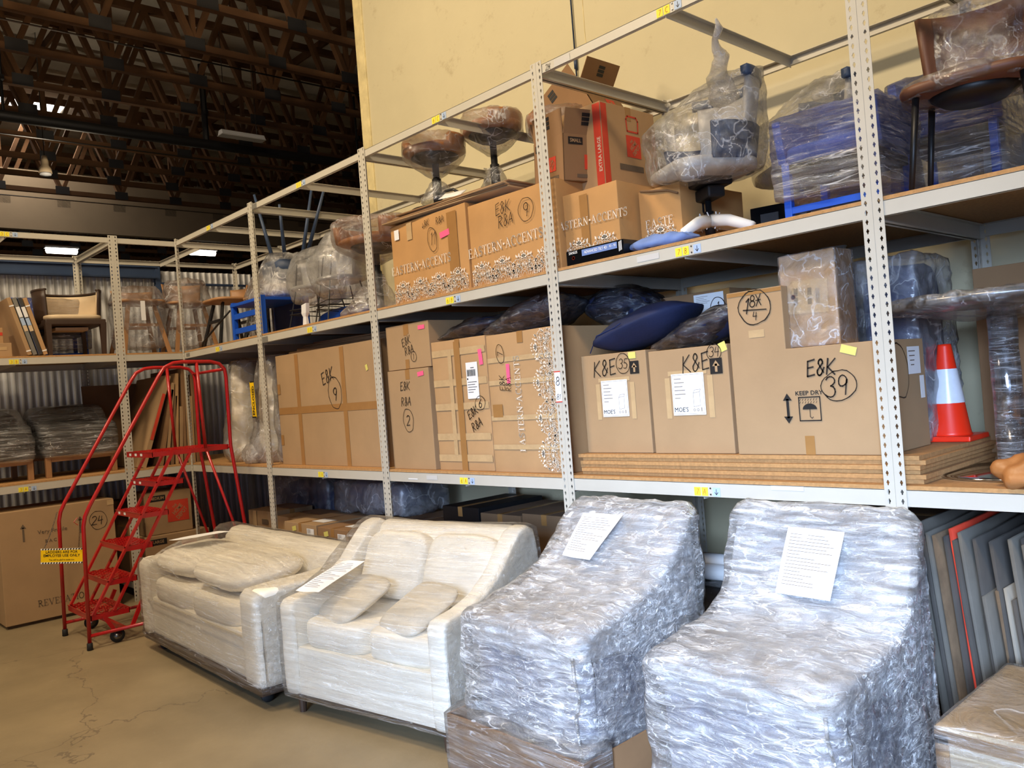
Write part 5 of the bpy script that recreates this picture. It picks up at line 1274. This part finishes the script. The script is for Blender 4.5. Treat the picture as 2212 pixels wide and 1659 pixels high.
MB().lathe([(0, 0), (.2, 0), (.2, .008), (.03, .03), (0, .03)], seg=28).build('base', 'black', t, smooth=True)
MB().lathe([(.035, .02), (.035, .36), (.025, .37), (.025, .55)], seg=14).build('column', 'black', t, smooth=True)
MB().lathe([(0, .50), (.14, .52), (.20, .56), (0, .57)], seg=24).build('seat_pan', 'black', t, smooth=True)
mb = MB(); cushion(mb, (0, 0, .60), (.56, .5, .08), 3, 28, 12); mb.build('seat', 'leather', t, smooth=True)
mb = MB(); arcpanel(mb, .26, .33, -40, 220, .60, .74, (0, 0), .9, .02); o = mb.build('backrest', 'leather', t, smooth=True)
hull('seat_film', ell(0, 0, .76, .38, .33)+ell(0, 0, .57, .36, .32)+ell(0, 0, .42, .06, .06, 8), 'film', t, .012, 11, .05, 4)
hull('base_film', ell(0, 0, .33, .05, .05, 8)+ell(-.05, -.06, .02, .26, .24, 12), 'film', t, .02, 10, .05, 5)
t = thing('upturned_blue_stool', 'upturned stool with blue metal legs pointing up behind the rack post', 'stool', (1.36, .55, B0+.30))
for (sx, sy, h) in ((-.20, -.12, .72), (.10, .2, .78), (.22, -.15, .50), (.42, .1, .62)):
    MB().tube([(sx*.6, sy*.6, .42), (sx*1.35, sy*1.3, .42+h)], [.022, .012], 10).build('leg', 'steel_blue', t, smooth=True)
mb = MB(); cushion(mb, (0, 0, .36), (.52, .42, .22), 3, 24, 12, None, .01); mb.build('seat', 'steel_blue', t, smooth=True)
hull('plastic_bag', ell(0, 0, .50, .22, .2)+ell(-.05, 0, .30, .36, .26)+ell(-.14, -.02, .10, .42, .28), 'bag_white', t, .03, 7, .06, 2)
t = thing('blue_shelf_chair', 'bright blue boxy chair frame standing under the upturned blue stool', 'chair', (1.30, .36, B0))
for sx in (-1, 1):
    for sy in (-1, 1): MB().box((sx*.30, sy*.22, .19), (.045, .045, .38)).build('leg', 'blue', t, bevel=.005)
for z in (.10, .24): MB().box((0, -.22, z), (.56, .03, .05)).build('rail', 'blue', t)
MB().box((0, 0, .35), (.64, .5, .03)).build('seat', 'blue', t, bevel=.006); MB().box((0, .2, .2), (.56, .02, .36)).build('back_panel', 'blue_dark', t)
t = thing('blue_scoop_seat', 'blue scoop seat lying low behind the wire-leg chairs', 'chair', (2.1, .80, B0))
mb = MB(); cushion(mb, (0, 0, .11), (.95, .5, .22), 2.4, 28, 12); mb.build('seat', 'blue', t, smooth=True); MB().box((0, 0, .01), (.5, .3, .02)).build('base', 'blue_dark', t)
t = thing('white_padded_post', 'white padded foot standing at the front edge of bay 5', 'furniture foot', (2.52, .055, B0))
MB().loft([[(-.03, -.015, 0), (.03, -.015, 0), (.03, .015, 0), (-.03, .015, 0)], [(-.022, -.012, .07), (.022, -.012, .07), (.022, .012, .07), (-.022, .012, .07)], [(-.035, -.018, .10), (.04, -.018, .10), (.04, .018, .10), (-.035, .018, .10)], [(-.025, -.018, .17), (.05, -.018, .18), (.05, .018, .18), (-.025, .018, .17)]]).build('foot', 'white_plastic', t, bevel=.004)
# --- bay 4 upper shelf
def wood_chair(label, loc, rz, mt='wood', lm='wood', h=.50, w_=.50, wrap='film', back=.2, bag=True):
    t = thing('wooden_chair', label, 'chair', loc, rz)
    for sx in (-1, 1):
        for sy in (-1, 1):
            MB().bar((sx*(w_/2-.0), sy*.22, 0), (sx*(w_/2-.10), sy*.12, h-.03), .042, .024, (0, 1, 0)).build('leg', lm, t, bevel=.004)
    for sy in (-1, 1): MB().box((0, sy*.17, h*.55), (w_*.62, .02, .03)).build('stretcher', lm, t)
    mb = MB(); cushion(mb, (0, 0, h), (w_+.06, .46, .045), 4, 28, 10); mb.build('seat', mt, t, smooth=True)
    mb = MB(); arcpanel(mb, w_*.46, w_*.49, 30, 150, h+.02, h+back, (0, 0), .95, .03); mb.build('backrest', mt, t, smooth=True)
    if bag: hull('plastic_bag', ell(0, 0, h+back+.02, w_*.45, .16)+ell(0, 0, h, w_*.62, .27)+ell(0, 0, .08, w_*.55, .25), wrap, t, .02, 8, .06, loc[0]+loc[1])
    return t
wood_chair('bagged tan wooden chair just left of the corner, bent label hanging', (-.42, -.28, B0), PI/2, h=.56, w_=.46, back=.14)
wood_chair('bagged tan wooden chair with a tall curved back at the rack corner', (-.44, .26, B0), PI/2, h=.55, w_=.46, back=.24)
MB_l = MB(); MB_l.box((0, 0, 0), (.002, .045, .20)); o = MB_l.build('hanging_tag', 'paper'); o.location = (-.10, -.33, B0+.44); tag(o, 'white paper label hanging from the bagged wooden chair', 'label')
wood_chair('black-framed bar chair in clear film, bay 4', (.42, .36, B0), 0, mt='wood', lm='black', h=.48, w_=.42, back=.14, bag=False)
wood_chair('black-framed chair under crumpled film beside the blue boxy chair', (.80, .62, B0), .3, mt='wood', lm='black', h=.46, w_=.36, back=.22)
mb = MB(); mb.tube([(.30, .09, B0+.012), (.33, .09, B0+.06), (.62, .12, B0+.20), (.88, .15, B0+.32)], .010, 8); tag(mb.build('bent_metal_rod', 'black', smooth=True), 'bent dark metal bar lying at the front edge of bay 4', 'bar')

# --- left rack, upper shelf
t = thing('tub_chair', 'dark wood barrel chair with beige seat and back on the left rack', 'chair', (-.45, -.95, B0), PI/2)
for sx in (-1, 1):
    MB().loft([[(sx*.245-.017, -.27, 0), (sx*.245+.017, -.27, 0), (sx*.245+.017, -.235, 0), (sx*.245-.017, -.235, 0)], [(sx*.25-.028, -.28, .33), (sx*.25+.028, -.28, .33), (sx*.25+.028, -.22, .33), (sx*.25-.028, -.22, .33)]]).build('leg', 'wood_dark', t)
    MB().bar((sx*.20, .22, 0), (sx*.17, .14, .32), .035, .035, (0, 1, 0)).build('leg', 'wood_dark', t)
MB().box((0, -.03, .335), (.55, .5, .055)).build('seat_frame', 'wood_dark', t, bevel=.01)
MB().box((.0, -.02, .28), (.3, .2, .03)).build('underside_panel', 'beige', t)
mb = MB(); cushion(mb, (0, -.03, .385), (.53, .48, .06), 5, 28, 12); mb.build('seat', 'beige', t, smooth=True)
mb = MB(); arcpanel(mb, .262, .275, -35, 215, .40, .645, (0, -.02), .95, .02, 28); mb.build('inner_back', 'beige', t, smooth=True)
mb = MB(); arcpanel(mb, .276, .295, -38, 218, .34, .66, (0, -.02), .95, .02, 28); mb.build('outer_back', 'wood_dark', t, smooth=True)
mb = MB(); arcpanel(mb, .280, .318, -38, 218, .655, .672, (0, -.02), .95, 0, 28); mb.build('top_rim', 'wood_dark', t, smooth=True)
blue_chair('blue film-wrapped armchair behind the barrel chair on the left rack', (-.88, -1.02, B0), PI/2, w_=.62, d_=.42, sh=.30, bh=.66)
for i, (y, mt_) in enumerate(((-1.50, 'card'), (-1.455, 'cream_dark'), (-1.41, 'steel'), (-1.365, 'card_b'))):
    t = thing('boxed_artwork', ['brown carton-edged panel, leftmost of the four leaning panels', 'grey shrink-wrapped panel with a blue label, second of the four', 'grey shrink-wrapped panel with a blue label, third of the four', 'tan corrugated panel nearest the barrel chair'][i], 'panel', (-.12, y+.16, B0+.004), PI/2)
    t.rotation_euler = (0, R(0), PI/2)
    mb = MB(); mb.box((-.115, .42, .285), (.036, .80, .56), Matrix.Rotation(R(-15), 3, 'Y')); mb.build('panel_body', mt_, t, bevel=.003)
    rot = Matrix.Rotation(R(-15), 3, 'Y')
    if i in (1, 2):
        for z, h_, m2 in ((.14, .10, 'paper'), (.045, .07, 'sticker_blue'), (-.02, .055, 'beige')):
            mb = MB(); mb.box(Vector((-.115, .42, .285))+rot @ Vector((0, -.402, z)), (.032, .002, h_), rot); mb.build('edge_label', m2, t)
    if i in (0, 3):
        for z in (.20, -.24):
            mb = MB(); mb.box(Vector((-.115, .42, .285))+rot @ Vector((0, -.40, z)), (.040, .006, .012), rot); mb.build('strap', 'paper', t)
t = thing('small_carton', 'small taped carton at the left edge of the left rack upper shelf', 'box', (-.2, -1.66, B0), PI/2)
MB().box((0, 0, .065), (.24, .22, .13)).build('carton_body', 'card', t, bevel=.004); rectm(.12, .03, t, (.02, -.112, .08), 'tape_clear', 'packing_tape')
t = thing('small_carton', 'taller carton with an orange sticker at the left edge of the photo', 'box', (-.45, -1.66, B0), PI/2)
MB().box((0, 0, .15), (.22, .2, .30)).build('carton_body', 'card_b', t, bevel=.004); rectm(.05, .03, t, (.08, -.102, .24), 'depot_red', 'sticker')

# --- left rack, middle shelf
def black_sofa_chair(label, y):
    t = thing('wrapped_black_armchair', label, 'chair', (-.62, y, A0), PI/2)
    for sx in (-1, 1):
        for sy in (-1, 1): MB().box((sx*.30, sy*.33, .10), (.05, .05, .2)).build('leg', 'wood', t, bevel=.004)
    for sy in (-1, 1): MB().box((0, sy*.33, .175), (.60, .035, .05)).build('rail', 'wood', t)
    mb = MB(); cushion(mb, (0, -.02, .34), (.66, .72, .28), 5, 30, 14, None, .02, y); mb.build('seat_cushion', 'black', t, smooth=True)
    mb = MB(); cushion(mb, (0, .20, .52), (.66, .26, .34), 3, 30, 14, Matrix.Rotation(-.25, 3, 'X'), .02, y+1); mb.build('back_cushion', 'black', t, smooth=True)
    skin('stretch_film', [(-.41, .18), (-.42, .40), (-.34, .50), (-.05, .56), (.1, .69), (.25, .71), (.38, .60), (.40, .18)], -.352, .352, 'film_streak', t, edge=.06, nx=18, amp=.015, scale=8, smooth_n=2, seed=y, step=.04)
    return t
black_sofa_chair('film-wrapped black armchair on a wood frame, right of the pair', -.965)
black_sofa_chair('film-wrapped black armchair on a wood frame, cut by the left photo edge', -1.72)
# leaning cartons and flattened cardboard by the corner
def lean(label, y, w_, h, mt_, rx, x=-.55, th=.02, marks=None, d=.9):
    t = thing('leaning_flat_carton', label, 'cardboard', (x, y, A0), PI/2)
    mb = MB(); rot = Matrix.Rotation(R(rx), 3, 'Y'); mb.box(rot @ Vector((0, 0, h/2)), (th, d, h), rot); mb.build('flat_carton', mt_, t, bevel=.002)
    if marks: marks(t, rot, h)
    return t
def redmarks(t, rot, h):
    mb = MB(); mb.box(rot @ Vector((0, -.453, h*.55)), (.03, .002, h*.5), rot); mb.build('printed_stripe', 'depot_red', t)
lean('widest flattened moving carton with a red stripe, leaning by the ladder', -.44, 0, .98, 'card', 19, marks=redmarks, th=.045)
for i, (y, h, a, m_) in enumerate(((-.26, .80, 12, 'card_dark'), (-.20, .86, 8, 'card'), (-.15, .72, 7, 'card_in'), (-.10, .95, 4, 'card_b'), (-.055, .60, 4, 'card'), (-.01, 1.0, 2, 'card_dark'), (.035, .98, 1, 'card'), (.08, .70, 1, 'card_b'), (.125, .93, 0, 'card_dark'))):
    t = lean('thin flattened carton leaning upright among others by the corner', y, 0, h, m_, a, th=.030); t['group'] = 'flattened cartons leaning by the corner'
mb = MB(); mb.box((0, 0, .45), (.012, .95, .9)); o = mb.build('dark_sheet', 'card_in'); o.location = (-.90, -.25, A0); o.rotation_euler = (0, R(-6), 0); tag(o, 'dark cardboard sheet standing behind the leaning flat cartons', 'cardboard')
# bay 4 middle shelf
t = thing('black_bag_bundle', 'black plastic wrapped bundle left of the tall bagged items', 'bundle', (.34, .70, A0))
mb = MB(); cushion(mb, (0, 0, .36), (.42, .5, .72), 4, 24, 14, None, .03, 5); mb.build('bundle_core', 'black', t, smooth=True); hull('plastic_film', [(v[0], v[1], v[2]) for v in box_pts(-.2, .2, -.24, .24, .02, .74)], 'film_navy', t, .03, 6, .06, 4)
def tall_bag(label, x, y, w_, d_, h, seed, top=.6):
    t = thing('tall_bagged_item', label, 'bag', (x, y, A0))
    mb = MB(); P_ = []
    for k in range(9):
        u = k/8; r_ = [w_/2*(1-.35*u*top*1.2)*(1+.08*math.sin(k*2+seed)), d_/2*(1-.3*u)]
        P_.append([(r_[0]*math.cos(2*PI*i/18), r_[1]*math.sin(2*PI*i/18), h*u+.004) for i in range(18)])
    mb.loft(P_); mb.build('wrapped_core', 'card_white', t, smooth=True)
    hull('plastic_bag', [(a*1.08, b*1.08, z) for r_ in P_ for a, b, z in r_[::2]]+ell(0, -.03, .10, w_*.62, d_*.62), 'bag_grey', t, .028, 7, .06, seed)
    return t
tall_bag('tall cloudy-bagged item behind the ladder top, black writing on it', .72, .34, .34, .40, 1.0, 2)
t2 = tall_bag('tall bagged item with a yellow ENCLOSED sticker beside the post', 1.33, .36, .42, .42, 1.0, 5)
p_ = rectm(.085, .34, t2, (.02, -.262, .60), 'sign_yellow', 'sticker', .05); sans('ENCLOSED', .055, 'ink', p_, (.008, -.002, -.01), ry=PI/2-.05, bold=.02, name='sticker_lettering')
for z in (-.165, .165): rectm(.085, .012, p_, (0, -.0008, z), 'ink', 'sticker_border')
c = Carton('bagged_carton', 'bagged carton with 10/29 handwriting right of the ENCLOSED sticker', 1.60, 1.73, .22, .7, A0, 2.17, mt='card_dark', lid=False)
c.hand('10/29', .075, 1.70, 2.0, PI/2-.1, .09); hull('plastic_bag', box_pts(-.08, .075, -.27, .26, 0, .90)+[(-.02, -.30, .2)], 'bag_grey', c.r, .02, 7, .05, 3)
t = thing('bag_knot', 'bunched clear plastic at the foot of the tall bagged items', 'plastic', (1.20, .13, A0))
mb = MB(); cushion(mb, (0, 0, .10), (.34, .16, .20), 2.2, 24, 14, None, .06, 8); mb.build('bunched_plastic', 'bag_white', t, smooth=True)

# --- floor and lower left
c = Carton('large_furniture_carton', 'largest floor carton marked Very Fragile BACK on the left', -.98, .0, .0, .62, .0, 1.02)
r_ = c.r; r_.rotation_euler = (0, 0, PI/2); r_.location = (-.28, -1.285, .03); r_.scale = (1, 1, 1); c.cx = 0
c.cx = 0; c.z0 = 0
for x in (-.30, .18):
    mb = MB(); ribbon(mb, [(0, -.06), (0, .06)], .016); mb.add([(-.024, 0, .055), (.024, 0, .055), (0, 0, .095)], [(0, 1, 2)]); place(mb, 'up_arrow', 'print_grey', r_, (x, -.3125, .80))
sans('Very Fragile', .052, 'print_grey', r_, (-.06, -.3125, .80)); sans('B A C K', .040, 'print_grey', r_, (-.06, -.3125, .71), bold=.01)
serif('REVELATION', .055, r_, (.0, -.3125, .15), 0, 'print_grey'); hand('24', .08, r_, (.33, -.313, .83), 0, .09); ring(.08, .09, r_, (.34, -.313, .83)); rectm(.06, .05, r_, (.46, -.3125, .985), 'tape_clear', 'packing_tape')
mb = MB(); mb.ext(-.47, .47, -.28, .28, -.03, -.001); mb.build('pallet_runner', 'grime', r_)
def side_carton(label, y0, y1, x1, dp, z0, h, word, lab_z, logo):
    t = thing('moving_carton', label, 'box', (x1-dp/2, (y0+y1)/2, z0), PI/2); w_ = y1-y0
    MB().box((0, 0, h/2), (w_, dp, h)).build('carton_body', 'card', t, bevel=.005)
    q = rectm(.17, .06, t, (-w_/2+.13, -dp/2-.002, h-.06), 'ink', 'printed_label'); sans(word, .042, 'card', q, (0, -.0014, 0), sx=.9, bold=.012)
    depot(t, (w_*.20, -dp/2-.002, logo[1]), logo[0])
    mb = MB(); mb.box((0, 0, h+.001), (w_*.96, .05, .0015)); mb.build('packing_tape', 'tape', t)
    return t
side_carton('moving carton marked MEDIUM behind the ladder steps', -.46, .02, -.12, .5, .60, .43, 'MEDIUM', 0, (.22, .22))
side_carton('moving carton marked LARGE below the MEDIUM one', -.50, .16, -.05, .6, G, .41, 'LARGE', 0, (.20, .22))
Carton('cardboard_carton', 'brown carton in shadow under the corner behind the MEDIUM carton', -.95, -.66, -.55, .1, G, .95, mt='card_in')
c = Carton('cardboard_carton', 'carton standing behind the furniture carton and the ladder', -.62, -.30, -1.0+.42, -.52, G, .70, mt='card_dark')
